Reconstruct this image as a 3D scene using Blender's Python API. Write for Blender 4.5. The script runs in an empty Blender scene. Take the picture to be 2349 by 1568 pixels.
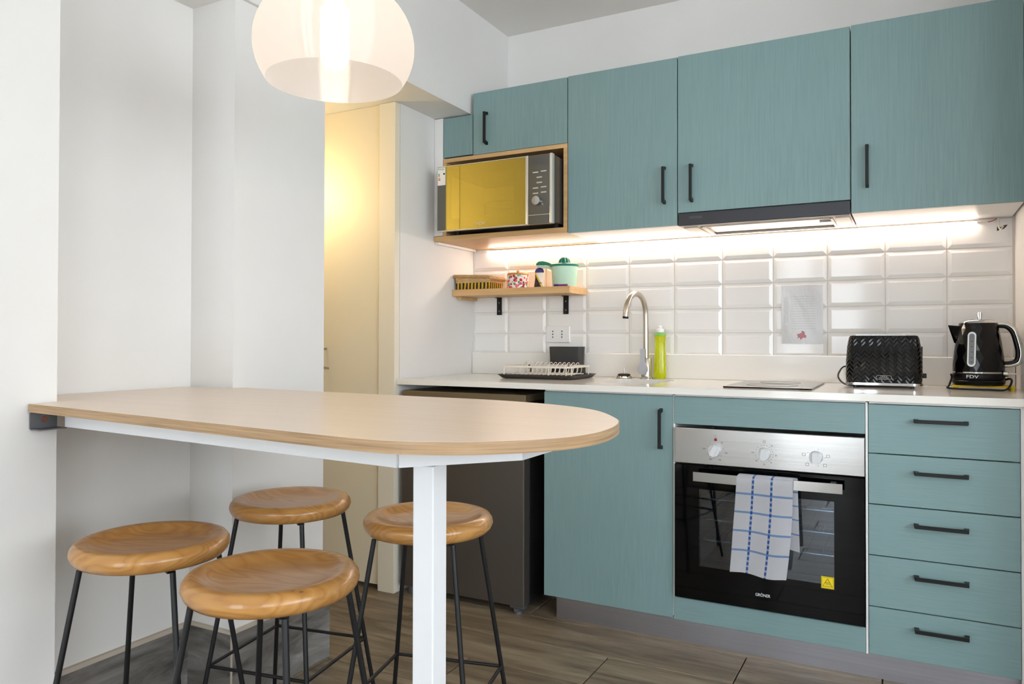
import bpy, bmesh, math, random
from mathutils import Vector, Matrix
random.seed(7)
scene = bpy.context.scene
COL = scene.collection
PI = math.pi

# ------------------------------------------------------------------ camera
F_PX, YAW, PIT, ROL = 1733.643, 0.48874, 0.01156, 0.00209
CAM = Vector((1.69392, -3.14965, 1.04026))
fw = Vector((-math.sin(YAW)*math.cos(PIT), math.cos(YAW)*math.cos(PIT), math.sin(PIT)))
rt = Vector((math.cos(YAW), math.sin(YAW), 0)); up = rt.cross(fw)
r2 = rt*math.cos(ROL) + up*math.sin(ROL); u2 = up*math.cos(ROL) - rt*math.sin(ROL)
cd = bpy.data.cameras.new('camera'); cam = bpy.data.objects.new('camera', cd); COL.objects.link(cam)
cd.sensor_fit = 'HORIZONTAL'; cd.sensor_width = 36.0; cd.lens = F_PX*36.0/2349.0
cd.shift_y = -25.25/2349.0; cd.clip_start = 0.02
M = Matrix.Identity(4)
for i in range(3):
    M[i][0] = r2[i]; M[i][1] = u2[i]; M[i][2] = -fw[i]; M[i][3] = CAM[i]
cam.matrix_world = M
scene.camera = cam

# ------------------------------------------------------------------ world, exposure
W = bpy.data.worlds.new('sky'); scene.world = W; W.use_nodes = True
bg = W.node_tree.nodes['Background']
bg.inputs[0].default_value = (0.90, 0.945, 1.0, 1); bg.inputs[1].default_value = 7.4
vs = scene.view_settings
vs.view_transform = 'Standard'; vs.look = 'None'; vs.gamma = 1.0; vs.use_curve_mapping = False
vs.exposure = 0.30
LED_POWER, BULB_POWER, HALL_POWER = 40.0, 19.0, 60.0

def portal(name, loc, rot, sx, sy):
    l = bpy.data.lights.new(name, 'AREA'); l.shape = 'RECTANGLE'; l.size = sx; l.size_y = sy
    l.cycles.is_portal = True
    o = bpy.data.objects.new(name, l); COL.objects.link(o); o.location = loc; o.rotation_euler = rot
portal('window_portal', (4.30, -2.9, 1.5), (0, PI/2, 0), 1.4, 2.6)
portal('rear_window_portal', (3.4, -5.32, 1.4), (PI/2, 0, PI), 1.4, 1.6)
portal('glass_door_portal', (0.85, -5.32, 1.1), (PI/2, 0, PI), 0.9, 2.1)

# ------------------------------------------------------------------ materials
def lin(c):
    return tuple(((v/255)/12.92 if v/255 <= 0.04045 else ((v/255+0.055)/1.055)**2.4) for v in c[:3]) + (1,)
MATS = {}
class NT:
    def __init__(s, name):
        s.m = bpy.data.materials.new(name); s.m.use_nodes = True
        s.t = s.m.node_tree; s.n = s.t.nodes; s.p = s.n['Principled BSDF']; s.out = s.n['Material Output']
        MATS[name] = s.m
    def add(s, typ, **kw):
        nd = s.n.new(typ)
        for k, v in kw.items():
            if k.startswith('i_'):
                key = k[2:]; key = int(key) if key.isdigit() else key.replace('_', ' ')
                nd.inputs[key].default_value = v
            else: setattr(nd, k, v)
        return nd
    def link(s, a, ao, b, bi): s.t.links.new(a.outputs[ao], b.inputs[bi])
    def coord(s, scale, rot=(0, 0, 0), kind='Object'):
        tc = s.add('ShaderNodeTexCoord'); mp = s.add('ShaderNodeMapping')
        mp.inputs['Scale'].default_value = scale; mp.inputs['Rotation'].default_value = rot
        s.link(tc, kind, mp, 'Vector'); return mp
    def noise(s, src, scale=1, detail=3, rough=0.55, dist=0):
        nz = s.add('ShaderNodeTexNoise'); nz.inputs['Scale'].default_value = scale
        nz.inputs['Detail'].default_value = detail; nz.inputs['Roughness'].default_value = rough
        nz.inputs['Distortion'].default_value = dist
        s.link(src, 'Vector', nz, 'Vector'); return nz
    def ramp(s, src, so, stops):
        r = s.add('ShaderNodeValToRGB'); e = r.color_ramp.elements
        while len(e) < len(stops): e.new(0.5)
        for i, (p, c) in enumerate(stops): e[i].position = p; e[i].color = lin(c) if max(c) > 1.001 else (c[0], c[1], c[2], 1)
        s.link(src, so, r, 'Fac'); return r
    def bump(s, src, so, strength=0.3, dist=0.002):
        b = s.add('ShaderNodeBump'); b.inputs['Strength'].default_value = strength; b.inputs['Distance'].default_value = dist
        s.link(src, so, b, 'Height'); s.link(b, 'Normal', s.p, 'Normal'); return b
    def math(s, op, a, b=None):
        m = s.add('ShaderNodeMath', operation=op)
        for i, v in enumerate((a, b)):
            if v is None: continue
            if isinstance(v, tuple): s.t.links.new(v[0].outputs[v[1]], m.inputs[i])
            else: m.inputs[i].default_value = v
        return (m, 0)
def plain(name, c, rough=0.5, metal=0.0, spec=None, coat=0, **kw):
    t = NT(name); t.p.inputs['Base Color'].default_value = lin(c)
    t.p.inputs['Roughness'].default_value = rough; t.p.inputs['Metallic'].default_value = metal
    if spec is not None: t.p.inputs['Specular IOR Level'].default_value = spec
    if coat: t.p.inputs['Coat Weight'].default_value = coat; t.p.inputs['Coat Roughness'].default_value = 0.08
    return t
def varied(name, c1, c2, scale, rough=0.5, metal=0, detail=4, bump=0, bd=0.001, nscale=1, lo=0.3, hi=0.7, dist=0):
    t = plain(name, c1, rough, metal)
    mp = t.coord(scale); nz = t.noise(mp, nscale, detail, dist=dist)
    r = t.ramp(nz, 'Fac', [(lo, c1), (hi, c2)]); t.link(r, 'Color', t.p, 'Base Color')
    if bump: t.bump(nz, 'Fac', bump, bd)
    return t

varied('wall_paint', (228, 226, 222), (232, 230, 227), (3, 3, 3), 0.75)
varied('ceiling_paint', (226, 222, 217), (230, 227, 222), (2, 2, 2), 0.85)
varied('beam_paint', (228, 226, 222), (232, 230, 227), (3, 3, 3), 0.75)
plain('door_cream', (232, 222, 198), 0.55)
plain('jamb_cream', (236, 228, 210), 0.55)
plain('dark_gap', (24, 18, 14), 0.8)
plain('black_void', (10, 9, 9), 0.9)
# teal laminate, grain along one axis
for nm, sc in (('teal_vertical', (330, 30, 7)), ('teal_horizontal', (7, 30, 330))):
    t = plain(nm, (116, 146, 147), 0.42)
    nz = t.noise(t.coord(sc), 1, 5)
    r = t.ramp(nz, 'Fac', [(0.3, (119, 147, 148)), (0.7, (128, 155, 155))])
    wr = t.noise(t.coord((2.6, 2.6, 2.2)), 1.0, 2); ws = t.noise(t.coord((150, 20, 9) if nm == 'teal_vertical' else (9, 20, 150)), 1, 4)
    wm_ = t.ramp(wr, 'Fac', [(0.50, (0, 0, 0)), (0.72, (1, 1, 1))]); ws_ = t.ramp(ws, 'Fac', [(0.42, (0, 0, 0)), (0.66, (1, 1, 1))])
    k_ = t.math('MULTIPLY', t.math('MULTIPLY', (wm_, 'Color'), (ws_, 'Color')), 0.3)
    mx = t.add('ShaderNodeMix', data_type='RGBA'); t.t.links.new(k_[0].outputs[0], mx.inputs[0]); t.link(r, 'Color', mx, 6)
    mx.inputs[7].default_value = lin((92, 120, 117)); t.link(mx, 2, t.p, 'Base Color'); t.bump(nz, 'Fac', 0.16, 0.0008)
varied('cabinet_edge', (110, 84, 62), (120, 92, 70), (4, 4, 4), 0.6)
plain('white_melamine', (232, 231, 230), 0.4)
plain('white_plastic', (236, 235, 232), 0.3)
plain('black_metal', (16, 16, 18), 0.45, 0.3)
plain('black_powder', (18, 18, 21), 0.4, 0.2)
plain('black_gloss', (4, 4, 5), 0.07, spec=0.32)
plain('black_plastic', (7, 7, 8), 0.35, spec=0.3)
plain('dark_rubber', (20, 20, 20), 0.7)
plain('chrome', (205, 205, 205), 0.08, 1.0)
t = varied('steel', (176, 174, 171), (184, 182, 179), (2, 40, 260), 0.24, 1.0, detail=3, bump=0.05, bd=0.0004)
varied('steel_kick', (178, 178, 186), (188, 188, 196), (1.5, 40, 240), 0.36, 1.0, detail=3, bump=0.06, bd=0.0004)
varied('steel_sink', (196, 192, 186), (206, 203, 198), (30, 30, 30), 0.35, 0.6)
plain('nickel', (198, 190, 178), 0.3, 1.0)
plain('lever_silver', (186, 188, 194), 0.3, 0.6)
plain('galvanised', (120, 122, 126), 0.45, 0.7)
plain('screw_red', (150, 84, 62), 0.5, 0.5)
plain('white_powder', (226, 228, 230), 0.35)
varied('counter_quartz', (235, 231, 224), (237, 233, 226), (200, 200, 200), 0.12, detail=2)
varied('grout', (224, 216, 206), (216, 208, 197), (20, 20, 20), 0.9)
plain('tile_glaze', (238, 236, 233), 0.08)
# tabletop laminate
t = varied('table_laminate', (226, 204, 182), (234, 213, 193), (1.5, 40, 40), 0.3, detail=5, lo=0.25, hi=0.75)
varied('oak_edge', (146, 114, 78), (190, 158, 120), (6, 6, 240), 0.45, detail=4, lo=0.3, hi=0.7)
varied('oak_board', (196, 154, 102), (214, 176, 124), (4, 60, 60), 0.45, detail=4)
varied('shelf_oak', (198, 156, 104), (218, 180, 128), (3, 40, 90), 0.45, detail=5, lo=0.3, hi=0.7)
# pine seat: rings
t = plain('pine_seat', (190, 130, 66), 0.28, coat=0.3)
mp = t.coord((1.3, 5.5, 5.5), (0.2, 0.1, 0.5))
oi = t.add('ShaderNodeObjectInfo'); vm = t.add('ShaderNodeVectorMath', operation='ADD')
sc = t.math('MULTIPLY', (oi, 'Random'), 3.0); cb = t.add('ShaderNodeCombineXYZ')
for k in range(3): t.t.links.new(sc[0].outputs[0], cb.inputs[k])
t.link(mp, 'Vector', vm, 0); t.link(cb, 'Vector', vm, 1)
nz = t.noise(vm, 2.6, 1.5, 0.45, 0.25)
sn = t.math('PINGPONG', t.math('MULTIPLY', (nz, 'Fac'), 23.0), 1.0)
fine = t.noise(t.coord((30, 240, 240), (0, 0, 0.5)), 1.0, 2)
hv = t.math('ADD', t.math('MULTIPLY', sn, 0.8), t.math('MULTIPLY', (fine, 'Fac'), 0.2))
r = t.ramp(hv[0], 0, [(0.0, (166, 114, 58)), (0.3, (182, 130, 69)), (0.65, (189, 138, 76)), (1.0, (197, 147, 85))]); t.link(r, 'Color', t.p, 'Base Color')
# wood-look floor tile
t = plain('floor_tile', (120, 104, 86), 0.38)
mp = t.coord((1.1, 9, 9)); oi = t.add('ShaderNodeObjectInfo'); cb = t.add('ShaderNodeCombineXYZ')
sc = t.math('MULTIPLY', (oi, 'Random'), 37.0)
for k in range(3): t.t.links.new(sc[0].outputs[0], cb.inputs[k])
vm = t.add('ShaderNodeVectorMath', operation='ADD'); t.link(mp, 'Vector', vm, 0); t.link(cb, 'Vector', vm, 1)
nz = t.noise(vm, 1.9, 9, 0.7, 0.5)
r = t.ramp(nz, 'Fac', [(0.30, (78, 66, 53)), (0.42, (112, 97, 79)), (0.54, (138, 122, 101)), (0.68, (160, 145, 124))])
t.link(r, 'Color', t.p, 'Base Color'); t.bump(nz, 'Fac', 0.1, 0.001)
plain('floor_grout', (40, 33, 27), 0.9)
# grey stone-look skirting tile
t = plain('skirting_tile', (120, 118, 116), 0.4)
mp = t.coord((2.2, 2.2, 10)); nz = t.noise(mp, 1.5, 8, 0.62, 0.6)
r = t.ramp(nz, 'Fac', [(0.34, (80, 76, 72)), (0.46, (116, 112, 107)), (0.56, (136, 132, 128)), (0.68, (162, 159, 156))]); t.link(r, 'Color', t.p, 'Base Color')
plain('skirting_cap', (196, 184, 168), 0.7)
plain('fridge_steel', (100, 94, 88), 0.36, 0.6)
plain('fridge_dark', (26, 25, 26), 0.5)
plain('fridge_cap', (126, 112, 88), 0.35, 0.6)
plain('oven_black', (3, 3, 4), 0.05, spec=0.22)
plain('oven_enamel', (66, 82, 92), 0.3)
plain('knob_grey', (214, 216, 218), 0.3)
plain('led_red', (150, 10, 14), 0.2)
plain('print_grey', (90, 92, 96), 0.5)
plain('print_white', (232, 234, 236), 0.4)
plain('sticker_yellow', (240, 212, 16), 0.45)
plain('print_black', (24, 22, 14), 0.5)
plain('hood_black', (38, 38, 46), 0.32)
varied('hood_filter', (112, 104, 92), (130, 122, 108), (300, 300, 300), 0.35, 0.8, detail=1)
plain('hood_metal', (186, 178, 168), 0.4, 0.4)
plain('mw_grey', (96, 96, 96), 0.25, 0.6)
plain('mw_silver', (222, 218, 208), 0.25, 0.6)
plain('mw_panel', (112, 110, 104), 0.16, 0.7)
plain('mw_cavity', (214, 206, 190), 0.5)
plain('label_paper', (238, 234, 228), 0.6)
plain('label_green', (40, 140, 60), 0.6); plain('label_yellow', (236, 200, 40), 0.6)
plain('label_orange', (226, 140, 50), 0.6); plain('label_red', (196, 40, 30), 0.6)
plain('tray_dark', (66, 60, 56), 0.45)
plain('cup_dark', (58, 56, 55), 0.5)
plain('rack_white', (230, 222, 208), 0.4)
plain('soap_cap', (238, 238, 236), 0.35)
plain('mint', (190, 226, 204), 0.45)
plain('jade', (20, 128, 108), 0.35)
plain('purple', (120, 52, 130), 0.5)
plain('yellow_trivet', (226, 190, 10), 0.4)
plain('cord_black', (16, 15, 15), 0.5)
plain('cord_white', (236, 230, 222), 0.5)
plain('wire_red', (186, 40, 44), 0.5)
plain('plaster_hole', (70, 52, 44), 0.9)
plain('blue_cap', (52, 46, 122), 0.3)
plain('lid_wood', (206, 150, 80), 0.5)
plain('cream_plastic', (240, 232, 216), 0.35)
plain('water_window', (120, 122, 124), 0.15)
varied('rattan', (170, 132, 84), (206, 172, 120), (40, 40, 160), 0.8, detail=3, bump=0.6, bd=0.003)
# basket lower band: dark and yellow stripes (flat weave print)
t = plain('basket_band', (60, 50, 20), 0.8)
mp = t.coord((1, 1, 1)); wv = t.add('ShaderNodeTexWave', wave_type='BANDS', bands_direction='X')
wv.inputs['Scale'].default_value = 17.0; wv.inputs['Distortion'].default_value = 1.2; wv.inputs['Detail Scale'].default_value = 2
ad = t.add('ShaderNodeSeparateXYZ'); t.link(mp, 'Vector', ad, 'Vector')
s_ = t.math('ADD', (ad, 'X'), (ad, 'Y')); cb = t.add('ShaderNodeCombineXYZ'); t.t.links.new(s_[0].outputs[0], cb.inputs[0])
t.link(ad, 'Z', cb, 'Z'); t.link(cb, 'Vector', wv, 'Vector')
r = t.ramp(wv, 'Fac', [(0.4, (26, 26, 22)), (0.6, (204, 160, 36))]); t.link(r, 'Color', t.p, 'Base Color')
# floral print on the jar
t = plain('floral_print', (240, 232, 224), 0.3)
mp = t.coord((1, 1, 1)); v1 = t.add('ShaderNodeTexVoronoi'); v1.inputs['Scale'].default_value = 78
t.link(mp, 'Vector', v1, 'Vector')
dm = t.math('LESS_THAN', (v1, 'Distance'), 0.52)
rc = t.ramp(v1, 'Color', [(0.0, (196, 30, 60)), (0.35, (230, 90, 110)), (0.5, (90, 150, 110)), (0.65, (120, 190, 190)), (0.85, (230, 150, 60)), (1, (214, 60, 70))])
rc.color_ramp.interpolation = 'CONSTANT'
mx = t.add('ShaderNodeMix', data_type='RGBA'); t.t.links.new(dm[0].outputs[0], mx.inputs[0])
mx.inputs[6].default_value = lin((242, 234, 226)); t.link(rc, 'Color', mx, 7); t.link(mx, 2, t.p, 'Base Color')
# bottle label of sweetener: split dark / white
t = plain('sweet_label', (240, 234, 224), 0.35)
mp = t.coord((1, 1, 1)); ad = t.add('ShaderNodeSeparateXYZ'); t.link(mp, 'Vector', ad, 'Vector')
q = t.math('ADD', (ad, 'X'), t.math('MULTIPLY', (ad, 'Z'), 0.55)); 
r = t.ramp(q[0], 0, [(0.0, (42, 26, 30)), (0.018, (226, 190, 40)), (0.024, (240, 234, 224))]); r.color_ramp.interpolation = 'CONSTANT'
t.link(r, 'Color', t.p, 'Base Color')
# translucent washing-up liquid
t = plain('soap_liquid', (232, 238, 16), 0.1); t.p.inputs['Transmission Weight'].default_value = 0.55
t.p.inputs['Subsurface Weight'].default_value = 0.3; t.p.inputs['Subsurface Radius'].default_value = (0.03, 0.03, 0.005)
plain('soap_neck', (150, 226, 110), 0.15).p.inputs['Transmission Weight'].default_value = 0.4
# glass kinds
def thin_glass(name, tint, refl=0.06, rough=0.0, gcol=(1, 1, 1, 1)):
    t = NT(name); t.n.remove(t.p)
    tr = t.add('ShaderNodeBsdfTransparent'); tr.inputs[0].default_value = tint
    gl = t.add('ShaderNodeBsdfGlossy'); gl.inputs['Color'].default_value = gcol; gl.inputs['Roughness'].default_value = rough
    mx = t.add('ShaderNodeMixShader'); mx.inputs[0].default_value = refl
    t.link(tr, 0, mx, 1); t.link(gl, 0, mx, 2); t.link(mx, 0, t.out, 'Surface')
thin_glass('window_glass', (0.97, 0.99, 1, 1), 0.05)
thin_glass('oven_glass', (0.52, 0.60, 0.67, 1), 0.08, 0.02)
thin_glass('mw_mirror', (0.86, 0.76, 0.18, 1), 0.55, 0.02, (0.88, 0.78, 0.24, 1))
# lamp shade: milky frosted plastic
t = NT('shade_plastic'); t.n.remove(t.p)
tr = t.add('ShaderNodeBsdfTransparent'); tr.inputs[0].default_value = (0.97, 0.95, 0.93, 1)
tl = t.add('ShaderNodeBsdfTranslucent'); tl.inputs[0].default_value = (0.66, 0.63, 0.60, 1)
df = t.add('ShaderNodeBsdfDiffuse'); df.inputs[0].default_value = (0.62, 0.59, 0.57, 1)
gl = t.add('ShaderNodeBsdfAnisotropic'); gl.inputs['Roughness'].default_value = 0.35; gl.inputs['Anisotropy'].default_value = 0.92
tg = t.add('ShaderNodeTangent'); tg.direction_type = 'RADIAL'; tg.axis = 'Z'; t.link(tg, 'Tangent', gl, 'Tangent'); gl.inputs['Rotation'].default_value = 0.0
m1 = t.add('ShaderNodeMixShader'); m1.inputs[0].default_value = 0.45; t.link(tl, 0, m1, 1); t.link(df, 0, m1, 2)
m2 = t.add('ShaderNodeMixShader'); m2.inputs[0].default_value = 0.26; t.link(m1, 0, m2, 1); t.link(tr, 0, m2, 2)
m3 = t.add('ShaderNodeMixShader'); m3.inputs[0].default_value = 0.14; t.link(m2, 0, m3, 1); t.link(gl, 0, m3, 2)
t.link(m3, 0, t.out, 'Surface')
def emit(name, c, s):
    t = NT(name); t.n.remove(t.p); e = t.add('ShaderNodeEmission'); e.inputs[0].default_value = c; e.inputs[1].default_value = s
    t.link(e, 0, t.out, 'Surface')
emit('led_emit', (1.0, 0.80, 0.66, 1), LED_POWER)
emit('bulb_emit', (1.0, 0.85, 0.70, 1), BULB_POWER)
emit('hall_emit', (1.0, 0.76, 0.40, 1), HALL_POWER)
# towel: white terry with blue check (woven colour), uses its own UVs
t = plain('towel_cloth', (236, 236, 240), 0.95)
tc = t.add('ShaderNodeTexCoord'); sx = t.add('ShaderNodeSeparateXYZ'); t.link(tc, 'UV', sx, 'Vector')
def stripes(axis, centres, w):
    acc = None
    for c in centres:
        d = t.math('ABSOLUTE', t.math('SUBTRACT', (sx, axis), c)); k = t.math('LESS_THAN', d, w)
        acc = k if acc is None else t.math('MAXIMUM', acc, k)
    return acc
vst = stripes('X', (0.30, 0.63), 0.019); hst = stripes('Y', (0.19, 0.38, 0.57, 0.77), 0.0105)
wob = t.math('GREATER_THAN', t.math('SINE', t.math('MULTIPLY', (sx, 'Y'), 120.0)), -0.35)
m1 = t.add('ShaderNodeMix', data_type='RGBA'); t.t.links.new(t.math('MULTIPLY', hst, 0.75)[0].outputs[0], m1.inputs[0])
m1.inputs[6].default_value = lin((236, 236, 240)); m1.inputs[7].default_value = lin((92, 150, 214))
m2 = t.add('ShaderNodeMix', data_type='RGBA'); vv = t.math('MULTIPLY', vst, t.math('ADD', t.math('MULTIPLY', wob, 0.55), 0.4))
t.t.links.new(vv[0].outputs[0], m2.inputs[0]); t.link(m1, 2, m2, 6); m2.inputs[7].default_value = lin((24, 96, 186))
t.link(m2, 2, t.p, 'Base Color')
mp = t.coord((1, 1, 1)); nz = t.noise(mp, 900, 2); t.bump(nz, 'Fac', 0.5, 0.002)
# paper in a plastic sleeve: print and a red mark
t = plain('sleeve_paper', (246, 245, 245), 0.12, coat=0.6)
tc = t.add('ShaderNodeTexCoord'); sx = t.add('ShaderNodeSeparateXYZ'); t.link(tc, 'UV', sx, 'Vector')
mp = t.coord((90, 150, 1), kind='UV'); nz = t.noise(mp, 1.0, 1)
inx = t.math('MULTIPLY', t.math('GREATER_THAN', (sx, 'X'), 0.06), t.math('LESS_THAN', (sx, 'X'), 0.17))
iny = t.math('MULTIPLY', t.math('GREATER_THAN', (sx, 'Y'), 0.36), t.math('LESS_THAN', (sx, 'Y'), 0.80))
spk = t.math('MULTIPLY', t.math('MULTIPLY', inx, iny), t.math('GREATER_THAN', (nz, 'Fac'), 0.60))
ln = t.math('MULTIPLY', t.math('GREATER_THAN', t.math('SINE', t.math('MULTIPLY', (sx, 'Y'), 150.0)), 0.9), t.math('GREATER_THAN', (sx, 'X'), 0.22))
ln = t.math('MULTIPLY', ln, t.math('MULTIPLY', t.math('LESS_THAN', (sx, 'X'), 0.82), t.math('MULTIPLY', t.math('GREATER_THAN', (sx, 'Y'), 0.25), t.math('LESS_THAN', (sx, 'Y'), 0.84))))
dx = t.math('MULTIPLY', t.math('SUBTRACT', (sx, 'X'), 0.49), 1.0); dy = t.math('MULTIPLY', t.math('SUBTRACT', (sx, 'Y'), 0.14), 1.45)
rr = t.math('SQRT', t.math('ADD', t.math('MULTIPLY', dx, dx), t.math('MULTIPLY', dy, dy)))
mp2 = t.coord((9, 13, 1), kind='UV'); nz2 = t.noise(mp2, 1.0, 2)
red = t.math('LESS_THAN', rr, t.math('MULTIPLY', (nz2, 'Fac'), 0.19))
m1 = t.add('ShaderNodeMix', data_type='RGBA'); t.t.links.new(t.math('MULTIPLY', spk, 0.7)[0].outputs[0], m1.inputs[0])
m1.inputs[6].default_value = lin((246, 245, 245)); m1.inputs[7].default_value = lin((70, 70, 74))
m3 = t.add('ShaderNodeMix', data_type='RGBA'); t.t.links.new(t.math('MULTIPLY', ln, 0.25)[0].outputs[0], m3.inputs[0])
t.link(m1, 2, m3, 6); m3.inputs[7].default_value = lin((120, 120, 126))
m2 = t.add('ShaderNodeMix', data_type='RGBA'); t.t.links.new(red[0].outputs[0], m2.inputs[0]); t.link(m3, 2, m2, 6)
m2.inputs[7].default_value = lin((204, 84, 92)); t.link(m2, 2, t.p, 'Base Color')
mp = t.coord((5, 2.2, 1), kind='UV'); nz = t.noise(mp, 3, 3); t.bump(nz, 'Fac', 0.3, 0.004)
# toaster body: glossy black with pressed herringbone relief
t = plain('toaster_body', (3, 3, 4), 0.1, spec=0.35)
tc = t.add('ShaderNodeTexCoord'); sx = t.add('ShaderNodeSeparateXYZ'); t.link(tc, 'UV', sx, 'Vector')
def tri(v, n): return t.math('PINGPONG', t.math('MULTIPLY', v, float(n)), 1.0)
zig = t.math('MULTIPLY', tri((sx, 'X'), 62), 1.9)
h = tri(t.math('ADD', t.math('MULTIPLY', (sx, 'Y'), 44.0), zig), 1.0)
h2 = t.math('ADD', h, t.math('MULTIPLY', tri((sx, 'X'), 62), 0.35))
bp = t.add('ShaderNodeBump'); bp.inputs['Strength'].default_value = 0.9; bp.inputs['Distance'].default_value = 0.0016
t.t.links.new(h2[0].outputs[0], bp.inputs['Height']); t.link(bp, 'Normal', t.p, 'Normal')

# ------------------------------------------------------------------ mesh helpers
class MB:
    def __init__(s): s.bm = bmesh.new(); s.uv = None
    def box(s, x0, x1, y0, y1, z0, z1, bev=0, seg=2):
        r = bmesh.ops.create_cube(s.bm, size=1.0)
        for v in r['verts']:
            v.co = Vector(((x0+x1)/2+v.co.x*(x1-x0), (y0+y1)/2+v.co.y*(y1-y0), (z0+z1)/2+v.co.z*(z1-z0)))
        if bev:
            ed = list({e for v in r['verts'] for e in v.link_edges})
            bmesh.ops.bevel(s.bm, geom=ed, offset=bev, segments=seg, profile=0.5, affect='EDGES')
        return s
    def ring(s, pts): return [s.bm.verts.new(p) for p in pts]
    def bridge(s, a, b):
        n = len(a)
        for i in range(n):
            s.bm.faces.new((a[i], a[(i+1) % n], b[(i+1) % n], b[i]))
    def loft(s, rings, cap0=True, cap1=True):
        R = [s.ring(r) for r in rings]
        for i in range(len(R)-1): s.bridge(R[i], R[i+1])
        if cap0: s.bm.faces.new(R[0][::-1])
        if cap1: s.bm.faces.new(R[-1])
        return s
    def cyl(s, p0, p1, r0, r1=None, n=16):
        p0 = Vector(p0); p1 = Vector(p1); r1 = r0 if r1 is None else r1
        d = (p1-p0).normalized(); a = d.orthogonal().normalized(); b = d.cross(a)
        ring = lambda p, r: [p+(a*math.cos(2*PI*k/n)+b*math.sin(2*PI*k/n))*r for k in range(n)]
        return s.loft([ring(p0, r0), ring(p1, r1)])
    def tube(s, pts, r, n=8, closed=False):
        P = [Vector(p) for p in pts]; m = len(P); rings = []; nv = None
        for i in range(m):
            if closed: d = P[(i+1) % m]-P[i-1]
            else: d = P[min(i+1, m-1)]-P[max(i-1, 0)]
            d.normalize()
            if nv is None: nv = d.orthogonal().normalized()
            else:
                nv = (nv-d*nv.dot(d)); nv = nv.normalized() if nv.length > 1e-6 else d.orthogonal().normalized()
            b = d.cross(nv); rr = r[i] if isinstance(r, (list, tuple)) else r
            rings.append([P[i]+(nv*math.cos(2*PI*k/n)+b*math.sin(2*PI*k/n))*rr for k in range(n)])
        if not closed: return s.loft(rings)
        R = [s.ring(q) for q in rings]
        for i in range(m): s.bridge(R[i], R[(i+1) % m])
        return s
    def lathe(s, prof, cx, cy, n=32, cap0=True, cap1=True):
        rings = [[Vector((cx+r*math.cos(2*PI*k/n), cy+r*math.sin(2*PI*k/n), z)) for k in range(n)] for r, z in prof]
        return s.loft(rings, cap0, cap1)
    def prism(s, pts, z0, z1):
        return s.loft([[Vector((x, y, z0)) for x, y in pts], [Vector((x, y, z1)) for x, y in pts]])
    def prism_y(s, pts, y0, y1):        # outline in x,z
        return s.loft([[Vector((x, y0, z)) for x, z in pts], [Vector((x, y1, z)) for x, z in pts]])
    def text(s, body, size, mat4, ext=0.0004, align='CENTER', shear=0, sx=1.0):
        cu = bpy.data.curves.new('t', 'FONT'); cu.body = body; cu.size = size; cu.extrude = ext
        cu.align_x = align; cu.align_y = 'CENTER'; cu.resolution_u = 3; cu.shear = shear
        o = bpy.data.objects.new('t', cu); me = bpy.data.meshes.new_from_object(o)
        me.transform(mat4 @ Matrix.Diagonal((sx, 1, 1, 1))); s.bm.from_mesh(me)
        bpy.data.meshes.remove(me); bpy.data.objects.remove(o); bpy.data.curves.remove(cu); return s
ORIG = {}
def obj(name, mb, mat, parent=None, base=None, smooth=None):
    bm = mb.bm
    bmesh.ops.recalc_face_normals(bm, faces=bm.faces[:])
    o0 = ORIG[parent.name] if parent else Vector(base if base else (0, 0, 0))
    for v in bm.verts: v.co -= o0
    me = bpy.data.meshes.new(name); bm.to_mesh(me); bm.free()
    if smooth:
        for p in me.polygons: p.use_smooth = True
        me.set_sharp_from_angle(angle=math.radians(smooth))
    me.materials.append(MATS[mat])
    o = bpy.data.objects.new(name, me); COL.objects.link(o)
    if parent: o.parent = parent
    else: o.location = o0
    ORIG[o.name] = o0.copy()
    return o
def thing(name, label, cat, loc, group=None, kind=None):
    o = bpy.data.objects.new(name, None); COL.objects.link(o); o.location = loc; o.empty_display_size = 0.05
    ORIG[o.name] = Vector(loc); tag(o, label, cat, group, kind); return o
def tag(o, label=None, cat=None, group=None, kind=None):
    if label: o['label'] = label
    if cat: o['category'] = cat
    if group: o['group'] = group
    if kind: o['kind'] = kind
    return o
def struct(name, mb, mat, label, cat, base=None, smooth=None):
    return tag(obj(name, mb, mat, None, base, smooth), label, cat, kind='structure')
def B(*a, **k): return MB().box(*a, **k)
FACE = Matrix.Rotation(PI/2, 4, 'X')          # text facing -y
def at(x, y, z): return Matrix.Translation((x, y, z)) @ FACE
def circ(cx, cz, r, n=24, a0=0, a1=2*PI): return [(cx+r*math.cos(a0+(a1-a0)*k/n), cz+r*math.sin(a0+(a1-a0)*k/n)) for k in range(n)]
def rrect(x0, x1, y0, y1, r, n=6):
    P = []
    for cx, cy, a in ((x1-r, y1-r, 0), (x0+r, y1-r, PI/2), (x0+r, y0+r, PI), (x1-r, y0+r, 3*PI/2)):
        for k in range(n+1): P.append((cx+r*math.cos(a+PI/2*k/n), cy+r*math.sin(a+PI/2*k/n)))
    return P
def spline(P, per=8, closed=False):
    P = [Vector(p) for p in P]; out = []; n = len(P); rng = n if closed else n-1
    for i in range(rng):
        p0 = P[(i-1) % n] if closed or i > 0 else P[0]; p1 = P[i]; p2 = P[(i+1) % n]
        p3 = P[(i+2) % n] if closed or i+2 < n else P[-1]
        for k in range(per):
            u = k/per; out.append(0.5*((2*p1)+(p2-p0)*u+(2*p0-5*p1+4*p2-p3)*u*u+(3*p1-p0-3*p2+p3)*u**3))
    if not closed: out.append(P[-1])
    return out

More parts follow.
